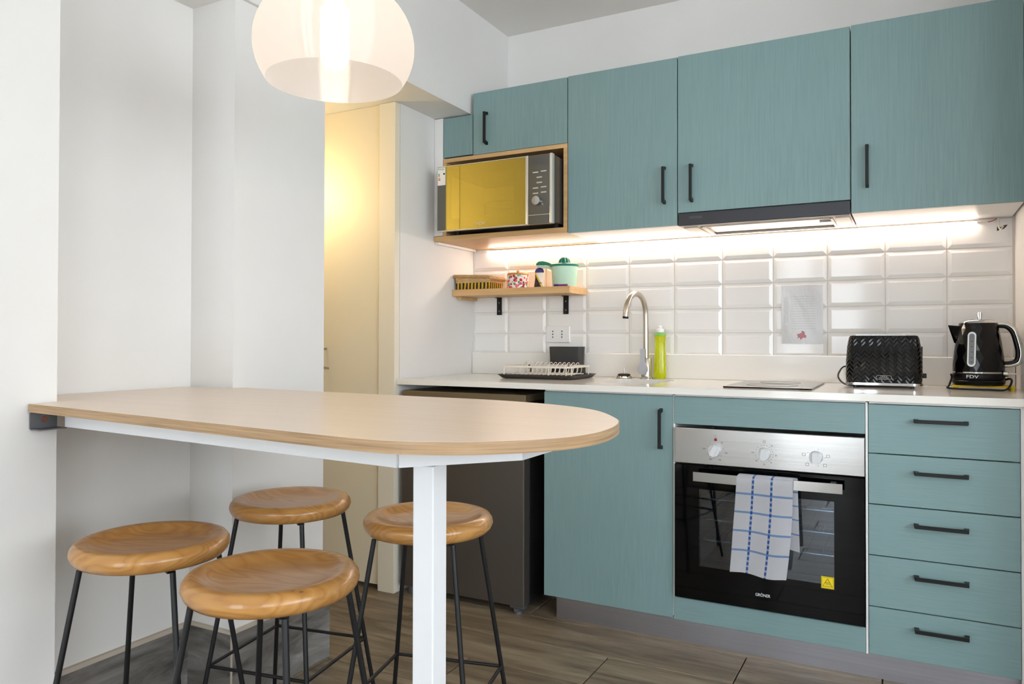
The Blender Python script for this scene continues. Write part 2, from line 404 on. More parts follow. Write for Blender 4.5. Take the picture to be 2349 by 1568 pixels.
# ------------------------------------------------------------------ room shell
CEIL, SOF = 2.48, 2.022
XF, XC = -0.006, -0.020          # faces of beam and column
XP, YP = 0.012, -2.14            # face and far end of the pilaster
floor = struct('floor', B(-1.4, 4.3, -5.4, 0.1, -0.06, -0.006), 'floor_grout', 'brown wood-look tiled kitchen floor with thin dark joints', 'floor', (0, 0, -0.06))
pmesh = {}
def plank(x0, x1, y0, y1):
    L = round(x1-x0, 3); Wd = round(y1-y0, 3)
    if (L, Wd) not in pmesh:
        mb = B(-L/2, L/2, -Wd/2, Wd/2, -0.006, 0.0, bev=0.0012, seg=1)
        me = bpy.data.meshes.new('plank'); bmesh.ops.recalc_face_normals(mb.bm, faces=mb.bm.faces[:]); mb.bm.to_mesh(me); mb.bm.free()
        me.materials.append(MATS['floor_tile']); pmesh[(L, Wd)] = me
    o = bpy.data.objects.new('plank', pmesh[(L, Wd)]); COL.objects.link(o); o.parent = floor
    o.location = Vector(((x0+x1)/2, (y0+y1)/2, 0)) - ORIG['floor']
g = 0.002
for k in range(-3, 21):
    yt = -0.585-0.2175*k; y0, y1 = yt-0.2175+g, yt-g
    y0 = max(y0, -5.2); y1 = min(y1, 0.0)
    if y1-y0 < 0.03: continue
    j = (1.205-0.4*k) % 1.2
    xs = [-1.3] + [j+1.2*m for m in range(-3, 6) if -1.27 < j+1.2*m < 4.17] + [4.2]
    for a, b in zip(xs[:-1], xs[1:]): plank(a+g, b-g, y0, y1)
struct('ceiling', B(-1.4, 4.3, -5.4, 0.1, CEIL, CEIL+0.06), 'ceiling_paint', 'flat white painted ceiling', 'ceiling', (0, 0, CEIL))
wall_back = struct('wall_back', B(-1.4, 4.3, 0.0, 0.1, 0, CEIL), 'wall_paint', 'white kitchen wall with beveled metro tile splashback', 'wall', (0, 0, 0))
struct('wall_left', B(-0.30, -0.19, -0.60, -0.001, 0, SOF), 'wall_paint', 'short white wall at the end of the counter', 'wall', (-0.19, 0, 0))
struct('wall_column', B(-0.50, XC, -1.62, -1.245, 0, SOF), 'wall_paint', 'white column between table alcove and passage', 'wall', (XF, -1.43, 0))
struct('wall_alcove', B(-0.30, -0.197, YP, -1.62, 0, SOF), 'wall_paint', 'recessed white wall behind the table end', 'wall', (-0.197, -1.87, 0))
struct('wall_pilaster', B(-0.30, XP, -5.2, YP, 0, SOF), 'wall_paint', 'projecting white wall carrying the table bracket', 'wall', (XF, -3.6, 0))
struct('wall_beam', B(-1.3, XF, -5.2, -0.001, SOF, CEIL), 'beam_paint', 'white dropped beam above the passage and alcove', 'wall', (XF, -1.5, SOF))
struct('wall_hall', B(-1.4, -1.3, -1.24, 0.0, 0, CEIL), 'wall_paint', 'white end wall of the passage', 'wall', (-1.3, -1, 0))
struct('wall_passage', B(-1.3, -0.50, -1.34, -1.24, 0, SOF), 'wall_paint', 'white side wall of the passage behind the column', 'wall', (-1, -1.24, 0))
struct('wall_right', B(2.006, 2.16, -0.75, -0.001, 0, CEIL), 'wall_paint', 'white wall at the right end of the counter', 'wall', (2.006, 0, 0))
def holed(ax, fixed0, fixed1, *ops):     # wall with openings
    mb = MB()
    def q(u0, u1, z0, z1):
        if ax == 'x': mb.box(fixed0, fixed1, u0, u1, z0, z1)
        else: mb.box(u0, u1, fixed0, fixed1, z0, z1)
    lo, hi = (-5.4, 0.1) if ax == 'x' else (-1.4, 4.2)
    for a0, a1, h0, h1 in ops:
        q(lo, a0, 0, CEIL); q(a0, a1, 0, h0); q(a0, a1, h1, CEIL); lo = a1
    q(lo, hi, 0, CEIL); return mb
struct('wall_east', holed('x', 4.2, 4.3, (-4.2, -1.6, 0.8, 2.2)), 'wall_paint', 'white living room wall with a wide window', 'wall', (4.2, -2.8, 0))
struct('wall_south', holed('y', -5.3, -5.2, (0.4, 1.3, 0.06, 2.15), (2.7, 4.1, 0.6, 2.2)), 'wall_paint', 'white wall with a glazed balcony door', 'wall', (0.85, -5.2, 0))
w1 = thing('window_1', 'white framed living room side window', 'window', (4.25, -2.9, 0.8), kind='structure')
fr = MB()
for y0, y1, z0, z1 in ((-4.2, -1.6, 0.8, 0.85), (-4.2, -1.6, 2.15, 2.2), (-4.2, -4.15, 0.85, 2.15), (-1.65, -1.6, 0.85, 2.15), (-2.93, -2.87, 0.85, 2.15)):
    fr.box(4.22, 4.27, y0, y1, z0, z1)
obj('window_frame', fr, 'white_melamine', w1)
for y0, y1 in ((-4.15, -2.93), (-2.87, -1.65)): obj('pane', B(4.243, 4.247, y0, y1, 0.85, 2.15), 'window_glass', w1)
w3 = thing('window_3', 'white framed rear window beside the balcony door', 'window', (3.4, -5.25, 0.6), kind='structure')
fr = MB()
for x0, x1, z0, z1 in ((2.7, 4.1, 0.6, 0.65), (2.7, 4.1, 2.15, 2.2), (2.7, 2.75, 0.65, 2.15), (4.05, 4.1, 0.65, 2.15), (3.37, 3.43, 0.65, 2.15)):
    fr.box(x0, x1, -5.27, -5.22, z0, z1)
obj('window_frame', fr, 'white_melamine', w3)
for x0, x1 in ((2.75, 3.37), (3.43, 4.05)): obj('pane', B(x0, x1, -5.247, -5.243, 0.65, 2.15), 'window_glass', w3)
w2 = thing('window_2', 'tall glazed balcony door with a centre mullion', 'window', (0.85, -5.25, 0.06), kind='structure')
fr = MB()
for x0, x1, z0, z1 in ((0.4, 1.3, 0.06, 0.12), (0.4, 1.3, 2.09, 2.15), (0.4, 0.46, 0.12, 2.09), (1.24, 1.3, 0.12, 2.09), (0.76, 0.88, 0.12, 2.09)):
    fr.box(x0, x1, -5.27, -5.22, z0, z1)
obj('window_frame', fr, 'white_melamine', w2)
for x0, x1 in ((0.46, 0.76), (0.88, 1.24)): obj('pane', B(x0, x1, -5.247, -5.243, 0.12, 2.09), 'window_glass', w2)
# passage door and jamb
d1 = thing('door_1', 'plain cream passage door beside the end wall', 'door', (-0.72, -0.6, 0), kind='structure')
obj('door_leaf', B(-1.12, -0.277, -0.625, -0.585, 0.022, SOF-0.0008), 'door_cream', d1)
obj('door_handle', MB().tube([(-0.562, -0.627, 1.0), (-0.562, -0.66, 0.995), (-0.556, -0.665, 0.96), (-0.55, -0.66, 0.92), (-0.55, -0.627, 0.915)], 0.005), 'steel', d1, smooth=50)
struct('trim_1', B(-0.272, -0.19, -0.635, -0.602, 0, SOF-0.001, bev=0.0015), 'jamb_cream', 'cream painted jamb beside the passage door', 'trim', (-0.23, -0.62, 0))
struct('gap_shade', B(-0.277, -0.2725, -0.606, -0.602, 0.0, SOF-0.002), 'dark_gap', 'dark strip painted as the gap shade between passage door and jamb', 'trim', (-0.275, -0.6, 0))  # dark coloured strip stands for the shade in the door gap, no real trim
# skirting
sk = struct('baseboard_alcove', B(-0.197, -0.187, YP+0.001, -1.632, 0, 0.20), 'skirting_tile', 'grey stone-look skirting along the alcove wall', 'baseboard', (-0.19, -1.87, 0))
obj('cap', B(-0.197, -0.185, YP+0.001, -1.632, 0.20, 0.212), 'skirting_cap', sk)
sk = struct('baseboard_column', B(-0.197, XC, -1.632, -1.62, 0, 0.205).box(XC, -0.006, -1.632, -1.226, 0, 0.205), 'skirting_tile', 'grey stone-look skirting wrapped around the column foot', 'baseboard', (0, -1.62, 0))
obj('cap', B(-0.185, XC, -1.630, -1.621, 0.205, 0.214).box(XC, -0.008, -1.630, -1.246, 0.205, 0.214), 'skirting_cap', sk)
obj('corner_trim', B(-0.0085, -0.0045, -1.6335, -1.6295, 0, 0.204), 'skirting_cap', sk)
# metro tiles
obj('grout', B(-0.19, 2.006, -0.004, 0.0, 0.975, 1.47), 'grout', wall_back)
tmesh = {}
def tile(x0, x1, z0, z1):
    key = (round(x1-x0, 3), round(z1-z0, 3))
    if key not in tmesh:
        w, h = key; bv = 0.0135; mb = MB()
        rg = lambda a, b, y: [Vector((-a, y, -b)), Vector((a, y, -b)), Vector((a, y, b)), Vector((-a, y, b))]
        mb.loft([rg(w/2, h/2, 0.0), rg(w/2, h/2, -0.0035), rg(w/2-bv, h/2-bv, -0.0075)])
        bmesh.ops.recalc_face_normals(mb.bm, faces=mb.bm.faces[:])
        me = bpy.data.meshes.new('tile'); mb.bm.to_mesh(me); mb.bm.free(); me.materials.append(MATS['tile_glaze']); tmesh[key] = me
    o = bpy.data.objects.new('tile', tmesh[key]); COL.objects.link(o); o.parent = wall_back
    o.location = ((x0+x1)/2, -0.002, (z0+z1)/2)
xs = [-0.19] + [0.2*k for k in range(11)] + [2.006]
for z0, z1 in ((0.975, 1.07), (1.07, 1.17), (1.17, 1.27), (1.27, 1.37), (1.37, 1.47)):
    for a, b in zip(xs[:-1], xs[1:]):
        if b-a > 0.02: tile(a+0.0013, b-0.0013, z0+0.0013, z1-0.0013)

# ------------------------------------------------------------------ handles
def handle_v(parent, x, z0, z1, yf):
    mb = MB(); s = 0.005
    mb.box(x-s, x+s, yf-0.030, yf-0.020, z0, z1, bev=0.001, seg=1)
    for z, d in ((z0, 1), (z1, -1)):
        mb.loft([[Vector((x-s, yf-0.021, z)), Vector((x+s, yf-0.021, z)), Vector((x+s, yf-0.021, z+d*0.012)), Vector((x-s, yf-0.021, z+d*0.012))],
                 [Vector((x-s, yf, z-d*0.004)), Vector((x+s, yf, z-d*0.004)), Vector((x+s, yf, z+d*0.008)), Vector((x-s, yf, z+d*0.008))]])
    return obj('handle', mb, 'black_metal', parent)
def handle_h(parent, x0, x1, z, yf):
    mb = MB(); s = 0.005
    mb.box(x0, x1, yf-0.030, yf-0.020, z-s, z+s, bev=0.001, seg=1)
    for x, d in ((x0, 1), (x1, -1)):
        mb.loft([[Vector((x, yf-0.021, z-s)), Vector((x+d*0.012, yf-0.021, z-s)), Vector((x+d*0.012, yf-0.021, z+s)), Vector((x, yf-0.021, z+s))],
                 [Vector((x-d*0.002, yf, z-s)), Vector((x+d*0.010, yf, z-s)), Vector((x+d*0.010, yf, z+s)), Vector((x-d*0.002, yf, z+s))]])
    return obj('handle', mb, 'black_metal', parent)

# ------------------------------------------------------------------ base run
YB = -0.60
def door_part(parent, name, x0, x1, z0, z1, yf, mat='teal_vertical'):
    return obj(name, B(x0, x1, yf, yf+0.018, z0, z1, bev=0.001, seg=1), mat, parent)
def carcass(parent, x0, x1, y0, z0, z1, mat='white_melamine', t=0.016):
    mb = B(x0, x0+t, y0, -0.022, z0, z1).box(x1-t, x1, y0, -0.022, z0, z1).box(x0+t, x1-t, y0, -0.022, z0, z0+t).box(x0+t, x1-t, -0.04, -0.022, z0+t, z1)
    return obj('carcass', mb, mat, parent)
c = thing('base_cabinet', 'tall-doored teal base cabinet between the fridge and the oven', 'cabinet', (0.72, -0.3, 0.1))
carcass(c, 0.477, 0.962, -0.58, 0.10, 0.852)
obj('top_rail', B(0.478, 0.9625, -0.598, -0.56, 0.8495, 0.8555), 'white_melamine', c)
d = door_part(c, 'door', 0.475, 0.9635, 0.092, 0.848, YB); handle_v(d, 0.923, 0.668, 0.801, YB)
c = thing('oven_housing', 'teal panelled housing unit around the built-in oven', 'cabinet', (1.265, -0.3, 0.1))
obj('carcass', B(0.9642, 0.9705, -0.597, -0.022, 0.10, 0.852).box(1.5625, 1.5685, -0.60, -0.022, 0.088, 0.852).box(0.9705, 1.5625, -0.56, -0.022, 0.145, 0.16), 'white_melamine', c)
obj('top_rail', B(0.9712, 1.562, -0.598, -0.56, 0.8495, 0.8555), 'white_melamine', c)
door_part(c, 'top_panel', 0.967, 1.5615, 0.7545, 0.848, YB, 'teal_horizontal')
door_part(c, 'bottom_panel', 0.967, 1.5615, 0.089, 0.1655, YB, 'teal_horizontal')
c = thing('drawer_unit', 'teal unit of five drawers with black bar handles', 'drawers', (1.763, -0.3, 0.1))
carcass(c, 1.571, 1.957, -0.58, 0.10, 0.852)
obj('top_rail', B(1.5715, 2.003, -0.598, -0.56, 0.8486, 0.8555), 'white_melamine', c)
obj('filler_panel', B(1.9585, 2.004, -0.596, -0.575, 0.0, 0.852), 'white_melamine', c)
Z = [0.8480, 0.6975, 0.5435, 0.389, 0.234, 0.0885]
for i in range(5):
    d = door_part(c, 'drawer', 1.570, 1.957, Z[i+1]+0.0015, Z[i]-0.0015, YB, 'teal_horizontal')
    handle_h(d, 1.694, 1.831, (0.802, 0.648, 0.493, 0.340, 0.186)[i], YB)
o = obj('plinth', B(0.505, 2.003, -0.552, -0.542, 0.0, 0.098), 'steel_kick', None, (1.25, -0.547, 0)); tag(o, 'brushed steel plinth under the teal base cabinets', 'plinth')
# countertop with sink cut-out
SX0, SX1, SY0, SY1 = 0.60, 0.848, -0.455, -0.125
ct = thing('countertop', 'off-white quartz worktop running over fridge and cabinets', 'countertop', (0.9, -0.3, 0.856))
mb = MB(); bm = mb.bm
outer = [(-0.188, -0.62), (2.004, -0.62), (2.004, -0.001), (-0.188, -0.001)]; inner = rrect(SX0, SX1, SY0, SY1, 0.05)
es = []
for loop in (outer, inner):
    vs_ = [bm.verts.new((x, y, 0.878)) for x, y in loop]
    es += [bm.edges.new((vs_[i], vs_[(i+1) % len(vs_)])) for i in range(len(vs_))]
r = bmesh.ops.triangle_fill(bm, edges=es, use_beauty=True)
fs = [f for f in r['geom'] if isinstance(f, bmesh.types.BMFace)]
ex = bmesh.ops.extrude_face_region(bm, geom=fs)
for v in ex['geom']:
    if isinstance(v, bmesh.types.BMVert): v.co.z = 0.856
obj('slab', mb, 'counter_quartz', ct)
o = obj('worktop_upstand', B(-0.188, 2.004, -0.02, -0.0098, 0.8782, 0.981, bev=0.0015, seg=1), 'counter_quartz', None, (0.9, -0.015, 0.878)); tag(o, 'low off-white quartz upstand between worktop and tiles', 'upstand')
s = thing('sink', 'undermounted pale steel sink bowl below the tap', 'sink', (0.72, -0.29, 0.70))
mb = MB(); rings = []
for off, z in ((0.004, 0.8558), (-0.002, 0.854), (-0.006, 0.75), (-0.02, 0.715), (-0.06, 0.708)):
    rings.append([Vector((x, y, z)) for x, y in rrect(SX0-off, SX1+off, SY0-off, SY1+off, max(0.05+off, 0.01))])
mb.loft(rings, cap0=False); obj('bowl', mb, 'steel_sink', s, smooth=40)
obj('drain', MB().lathe([(0.035, 0.7085), (0.035, 0.711), (0.02, 0.7105)], 0.722, -0.28, 20), 'chrome', s)

# ------------------------------------------------------------------ oven
ov = thing('oven', 'built-in electric oven with steel panel and black glass door', 'oven', (1.265, -0.3, 0.165))
obj('cavity', MB().box(1.045, 1.485, -0.585, -0.575, 0.20, 0.27).box(1.045, 1.485, -0.585, -0.575, 0.55, 0.6)
    .box(1.03, 1.045, -0.585, -0.15, 0.20, 0.60).box(1.485, 1.50, -0.585, -0.15, 0.20, 0.60).box(1.03, 1.50, -0.585, -0.15, 0.26, 0.275).box(1.03, 1.50, -0.585, -0.15, 0.555, 0.57).box(1.03, 1.50, -0.16, -0.15, 0.2, 0.6), 'oven_enamel', ov)
for zr in (0.36, 0.43, 0.50):
    mb = MB()
    mb.tube([(1.05, -0.56, zr), (1.48, -0.56, zr), (1.48, -0.18, zr), (1.05, -0.18, zr)], 0.0028, 6, True)
    for k in range(1, 9): mb.tube([(1.05+0.0478*k, -0.56, zr), (1.05+0.0478*k, -0.18, zr)], 0.0016, 5)
    obj('shelf_rack', mb, 'chrome', ov, smooth=50)
cp = obj('control_panel', B(0.9715, 1.5605, -0.611, -0.585, 0.6245, 0.744, bev=0.002), 'steel', ov)
for kx, rot in ((1.109, 0.45), (1.2665, 0.12), (1.4215, 0.0)):
    kn = MB(); kz = 0.6745
    kn.cyl((kx, -0.612, kz), (kx, -0.634, kz), 0.0205, 0.0185, 28)
    kd = obj('knob', kn, 'knob_grey', cp, smooth=40)
    g_ = MB(); c_, s_ = math.cos(rot), math.sin(rot)
    R = lambda u, v: Vector((kx+u*c_+v*s_, 0, kz-u*s_+v*c_))
    pts = [R(-0.007, -0.0175), R(0.007, -0.0175), R(0.0085, 0), R(0.007, 0.0175), R(-0.007, 0.0175), R(-0.0085, 0)]
    g_.loft([[Vector((p.x, -0.634, p.z)) for p in pts], [Vector((p.x, -0.641, p.z)) for p in pts]])
    obj('grip', g_, 'knob_grey', cp)
mk = MB()
for kx, n, a0, a1 in ((1.109, 7, 2.2, -3.6), (1.2665, 19, 1.9, -3.9), (1.4215, 5, 2.6, -2.6)):
    for k in range(n):
        a = a0+(a1-a0)*k/(n-1); mk.box(kx+0.027*math.cos(a)-0.0009, kx+0.027*math.cos(a)+0.0009, -0.6114, -0.6108, 0.6745+0.027*math.sin(a)-0.0009, 0.6745+0.027*math.sin(a)+0.0009)
for kx, items in ((1.109, (('50', 0.9), ('100', -0.2), ('150', -1.15), ('200', -2.0), ('250', 3.05))), (1.2665, (('10', 0.9), ('30', -0.1), ('50', -0.95), ('60', -1.57), ('90', -2.3), ('120', 3.1)))):
    for tx, a in items: mk.text(tx, 0.0065, at(kx+0.0365*math.cos(a), -0.6112, 0.6745+0.034*math.sin(a)), 0.0002)
for a in (0.15, 2.95, -0.75, -2.35):
    x, z = 1.4215+0.036*math.cos(a), 0.6745+0.034*math.sin(a)
    for q in ((x-0.005, x+0.005, z+0.0035, z+0.0043), (x-0.005, x+0.005, z-0.0043, z-0.0035), (x-0.005, x-0.0042, z-0.0043, z+0.0043), (x+0.0042, x+0.005, z-0.0043, z+0.0043)):
        mk.box(q[0], q[1], -0.6114, -0.6108, q[2], q[3])
mk.text('\u00b0C', 0.009, at(1.111, -0.6112, 0.7205), 0.0002)
mk.tube([(1.2665+0.004*math.cos(k*PI/6), -0.6112, 0.713+0.004*math.sin(k*PI/6)) for k in range(12)], 0.0005, 4, True)
tag(obj('printed_scale', mk, 'print_grey', cp), kind='stuff')
obj('indicator_lamp', MB().cyl((1.111, -0.611, 0.7095), (1.111, -0.6145, 0.7095), 0.0052, 0.004, 16), 'led_red', cp, smooth=40)
dr = MB(); x0, x1, z0, z1 = 0.9725, 1.560, 0.171, 0.6195; a0, a1, b0, b1 = 1.056, 1.474, 0.283, 0.541
for q in ((x0, a0, z0, z1), (a1, x1, z0, z1), (a0, a1, z0, b0), (a0, a1, b1, z1)): dr.box(q[0], q[1], -0.611, -0.589, q[2], q[3])
dd = obj('oven_door', dr, 'oven_black', ov)
obj('glass_pane', B(a0, a1, -0.6105, -0.607, b0, b1), 'oven_glass', dd)
hb = MB(); n = 14; ring = []
for k in range(n+1):
    u = k/n; x = 1.046+0.455*u; bow = 0.006*(1-(2*u-1)**2)
    ring.append([Vector((x, -0.652-bow, 0.574)), Vector((x, -0.652-bow, 0.604)), Vector((x, -0.646-bow, 0.604)), Vector((x, -0.646-bow, 0.574))])
hb.loft(ring)
for x in (1.075, 1.472): hb.box(x-0.008, x+0.008, -0.648, -0.611, 0.578, 0.600)
obj('handle', hb, 'steel', dd)
obj('brand_lettering', MB().text('GR\u00d6NER', 0.0135, at(1.261, -0.6113, 0.2185), 0.0002, sx=0.85), 'print_white', dd)
st = obj('warning_sticker', B(1.4365, 1.4735, -0.6125, -0.6112, 0.2705, 0.3075), 'sticker_yellow', dd)
mb = MB(); cx, cz = 1.455, 0.2885
tri_ = [(cx-0.014, cz-0.011), (cx+0.014, cz-0.011), (cx, cz+0.013)]
for i in range(3):
    (xa, za), (xb, zb) = tri_[i], tri_[(i+1) % 3]; mb.tube([(xa, -0.6127, za), (xb, -0.6127, zb)], 0.0007, 4)
for k in (-1, 0, 1): mb.tube(spline([(cx+k*0.0042, -0.6127, cz-0.006), (cx+k*0.0042+0.0015, -0.6127, cz-0.003), (cx+k*0.0042-0.001, -0.6127, cz), (cx+k*0.0042, -0.6127, cz+0.003)], 3), 0.0006, 4)
for q in ((cx-0.017, cx+0.017, cz+0.0163, cz+0.017), (cx-0.017, cx+0.017, cz-0.017, cz-0.0163), (cx-0.017, cx-0.0163, cz-0.017, cz+0.017), (cx+0.0163, cx+0.017, cz-0.017, cz+0.017)):
    mb.box(q[0], q[1], -0.6129, -0.6125, q[2], q[3])
obj('hot_symbol', mb, 'print_black', st)
# towel over the oven handle
def sheet(fn, nu, nv, th):
    mb = MB(); bm = mb.bm; uvl = bm.loops.layers.uv.new('UVMap'); g_ = [[None]*(nv+1) for _ in range(nu+1)]; uv = {}
    for i in range(nu+1):
        for j in range(nv+1):
            v = bm.verts.new(fn(i/nu, j/nv)); g_[i][j] = v; uv[v] = (i/nu, j/nv)
    for i in range(nu):
        for j in range(nv):
            f = bm.faces.new((g_[i][j], g_[i+1][j], g_[i+1][j+1], g_[i][j+1]))
            for l in f.loops: l[uvl].uv = uv[l.vert]
    if th: bmesh.ops.solidify(bm, geom=bm.faces[:], thickness=th)
    return mb
tw = thing('dish_towel', 'white tea towel with blue check hanging on the oven handle', 'towel', (1.27, -0.66, 0.29))
def front(u, v):
    x = 1.191+0.170*u - 0.021*v + 0.006*math.sin(v*3)*u; z = 0.606-0.311*v + (0.004 if v > 0 else 0) - 0.006*u*v + 0.003*math.sin(u*7)*v
    y = -0.664-0.004*math.sin(u*9+1.5*v)*v - 0.003*math.sin(v*14)*0.4 - 0.006*v
    if v < 0.06: y += 0.008*(1-v/0.06)**2; z = min(z, 0.6105-0.0*u)
    return Vector((x, y, z))
obj('front_fold', sheet(front, 26, 40, 0.004), 'towel_cloth', tw, smooth=60)
def back(u, v):
    x = 1.205+0.166*u + 0.012*v*u - 0.004*v; z = 0.608-0.222*v - 0.004*math.sin(u*8)*v - 0.008*(1-u)*v
    y = -0.6385 - 0.0035*math.sin(u*11+2)*v - 0.012*max(0, u-0.8)*5*v
    return Vector((x, y, z))
obj('back_fold', sheet(back, 22, 30, 0.004), 'towel_cloth', tw, smooth=60)
def over(u, v):
    a = PI*v; return Vector((1.191+0.170*u+0.012*v, -0.650-0.0115*math.cos(a), 0.605+0.0065*math.sin(a)))
obj('top_fold', sheet(over, 22, 8, 0.004), 'towel_cloth', tw, smooth=60)

# ------------------------------------------------------------------ fridge
f = thing('fridge', 'small dark steel fridge under the worktop', 'fridge', (0.12, -0.32, 0))
obj('body', B(-0.165, 0.398, -0.565, -0.05, 0.032, 0.795, bev=0.004), 'fridge_dark', f)
dr = obj('door', B(-0.165, 0.400, -0.618, -0.572, 0.036, 0.785, bev=0.004), 'fridge_steel', f)
obj('door_seal', B(-0.155, 0.392, -0.572, -0.565, 0.045, 0.775), 'dark_rubber', f)
obj('top_cap', B(-0.165, 0.403, -0.612, -0.05, 0.805, 0.832, bev=0.003), 'fridge_cap', f)
obj('cap_recess', B(-0.15, 0.392, -0.585, -0.06, 0.795, 0.805), 'black_void', f)
for x, y in ((0.36, -0.585), (-0.13, -0.585), (0.36, -0.1), (-0.13, -0.1)):
    obj('foot', MB().cyl((x, y, 0), (x, y, 0.034), 0.016, n=14), 'galvanised', f)
obj('hinge', B(0.335, 0.395, -0.605, -0.58, 0.024, 0.036).box(0.355, 0.38, -0.612, -0.59, 0.014, 0.026), 'galvanised', f)

# ------------------------------------------------------------------ upper run
YU = -0.35
def upper(label, name, x0, x1, z0, z1, hx=None, hz=None, mat='teal_vertical', zc=None):
    c = thing(name, label, 'cabinet', ((x0+x1)/2, -0.17, z0))
    obj('carcass', B(x0+0.001, x1-0.001, YU+0.021, -0.001 if z0 > 1.471 else -0.0098, zc or z0+0.001, z1-0.001), 'white_melamine', c)
    e = obj('door', B(x0+0.0015, x1-0.0015, YU, YU+0.018, z0, z1, bev=0.001, seg=1), mat, c)
    obj('door_edge', B(x0+0.003, x1-0.003, YU+0.018, YU+0.021, z0+0.002, z1-0.002), 'cabinet_edge', c)
    if hx: handle_v(e, hx, hz[0], hz[1], YU)
    return c
upper('narrow teal filler cupboard tucked under the beam', 'filler_cupboard', -0.141, 0.0105, 1.8425, 2.015)
upper('short teal wall cabinet above the microwave', 'wall_cabinet', 0.0115, 0.458, 1.838, 2.105, 0.082, (1.878, 2.011))
upper('teal wall cabinet between the microwave niche and the hood', 'wall_cabinet', 0.4585, 0.9095, 1.472, 2.107, 0.8605, (1.559, 1.694))
upper('teal wall cabinet directly above the extractor hood', 'wall_cabinet', 0.910, 1.506, 1.518, 2.109, 0.9645, (1.558, 1.693), zc=1.5195)
upper('teal wall cabinet against the end wall above the kettle', 'wall_cabinet', 1.5065, 1.999, 1.472, 2.111, 1.5575, (1.557, 1.694))
o = obj('filler_strip', B(-0.1885, -0.1435, -0.348, -0.012, 1.499, 2.019), 'white_melamine', None, (-0.165, -0.2, 1.47)); tag(o, 'white filler strip between end wall and microwave niche', 'filler panel')
o = obj('filler_block', B(-0.1885, -0.172, -0.34, -0.012, 1.463, 1.4735), 'white_melamine', None, (-0.18, -0.2, 1.455)); tag(o, 'thin white batten under the oak microwave board', 'batten')
n_ = thing('microwave_niche', 'oak framed open niche holding the microwave', 'shelf unit', (0.16, -0.17, 1.474))
obj('bottom_board', B(-0.1885, 0.4575, -0.352, -0.0098, 1.4745, 1.4965, bev=0.001, seg=1), 'oak_board', n_)
obj('side_board', B(-0.141, -0.124, -0.350, -0.012, 1.497, 1.819), 'oak_board', n_)
obj('side_board', B(0.4405, 0.4575, -0.350, -0.012, 1.497, 1.819), 'oak_board', n_)
obj('top_board', B(-0.141, 0.4575, -0.350, -0.012, 1.8195, 1.8365), 'oak_board', n_)
# microwave
mw = thing('microwave', 'grey microwave with gold mirrored door', 'microwave', (0.16, -0.25, 1.497))
YM = -0.44
mb = MB()
for q in ((-0.108, -0.09, 1.51, 1.776), (0.322, 0.432, 1.51, 1.776), (-0.09, 0.322, 1.51, 1.535), (-0.09, 0.322, 1.752, 1.776)): mb.box(q[0], q[1], YM+0.022, -0.05, q[2], q[3])
mb.box(-0.09, 0.322, -0.06, -0.05, 1.535, 1.752)
obj('body', mb, 'mw_grey', mw)
obj('cavity', B(-0.089, 0.321, -0.075, -0.0605, 1.536, 1.751).box(-0.089, -0.086, -0.405, -0.075, 1.536, 1.751).box(0.318, 0.321, -0.405, -0.075, 1.536, 1.751).box(-0.086, 0.318, -0.405, -0.075, 1.536, 1.539), 'mw_cavity', mw)
dm = MB(); X0, X1, Z0, Z1 = -0.1115, 0.314, 1.503, 1.780
for q in ((X0, -0.069, Z0+0.003, Z1-0.003),): dm.box(q[0], q[1], YM, YM+0.02, q[2], q[3])
md = obj('door', dm, 'mw_panel', mw)
obj('door_glass', B(-0.0685, 0.313, YM, YM+0.004, Z0+0.0035, Z1-0.0035), 'mw_mirror', md)
mb = B(X0, X1, YM-0.001, YM+0.02, Z0, Z0+0.003).box(X0, X1, YM-0.001, YM+0.02, Z1-0.003, Z1).box(0.3135, 0.3165, YM-0.001, YM+0.02, Z0, Z1)
obj('door_frame', mb, 'mw_silver', md)
wm = MB()
for q in ((-0.0685, -0.05, Z0+0.004, Z1-0.004), (0.255, 0.313, Z0+0.004, Z1-0.004), (-0.05, 0.255, Z0+0.004, 1.555), (-0.05, 0.255, 1.735, Z1-0.004)): wm.box(q[0], q[1], YM+0.008, YM+0.016, q[2], q[3])
obj('door_mask', wm, 'mw_grey', md)
obj('brand_lettering', MB().text('FDV', 0.017, at(0.105, YM-0.0008, 1.5225), 0.0003, sx=1.35), 'mw_silver', md)
lb = obj('energy_label', B(-0.1095, -0.070, YM-0.0015, YM-0.0003, 1.700, 1.776), 'label_paper', md)
obj('label_print', MB().text('Energ\u00eda', 0.0105, at(-0.0915, YM-0.0017, 1.769), 0.0001), 'label_green', lb)
for k, (mn, w_) in enumerate((('label_green', 0.007), ('label_green', 0.008), ('label_yellow', 0.009), ('label_orange', 0.010), ('label_red', 0.011))):
    obj('rating_bar', B(-0.106, -0.106+w_, YM-0.0019, YM-0.0015, 1.746-0.006*k, 1.750-0.006*k), mn, lb)
obj('class_mark', MB().cyl((-0.0765, YM-0.0015, 1.748), (-0.0765, YM-0.0021, 1.748), 0.0042, n=14), 'print_black', lb)
pn = obj('control_panel', B(0.3265, 0.421, YM, YM+0.02, 1.503, 1.780), 'mw_panel', mw)
obj('panel_edge', B(0.3175, 0.326, YM-0.004, YM+0.02, 1.503, 1.781, bev=0.002).box(0.4215, 0.433, YM-0.003, YM+0.02, 1.503, 1.781, bev=0.002).box(0.3265, 0.421, YM-0.001, YM+0.01, 1.5385, 1.5405), 'mw_silver', mw)
for bx, bz in ((0.347, 1.71), (0.383, 1.712), (0.364, 1.689), (0.364, 1.668), (0.347, 1.647), (0.383, 1.649), (0.347, 1.626), (0.383, 1.628)):
    obj('button', B(bx, bx+0.024, YM-0.0025, YM, bz-0.0022, bz+0.0022), 'mw_silver', pn)
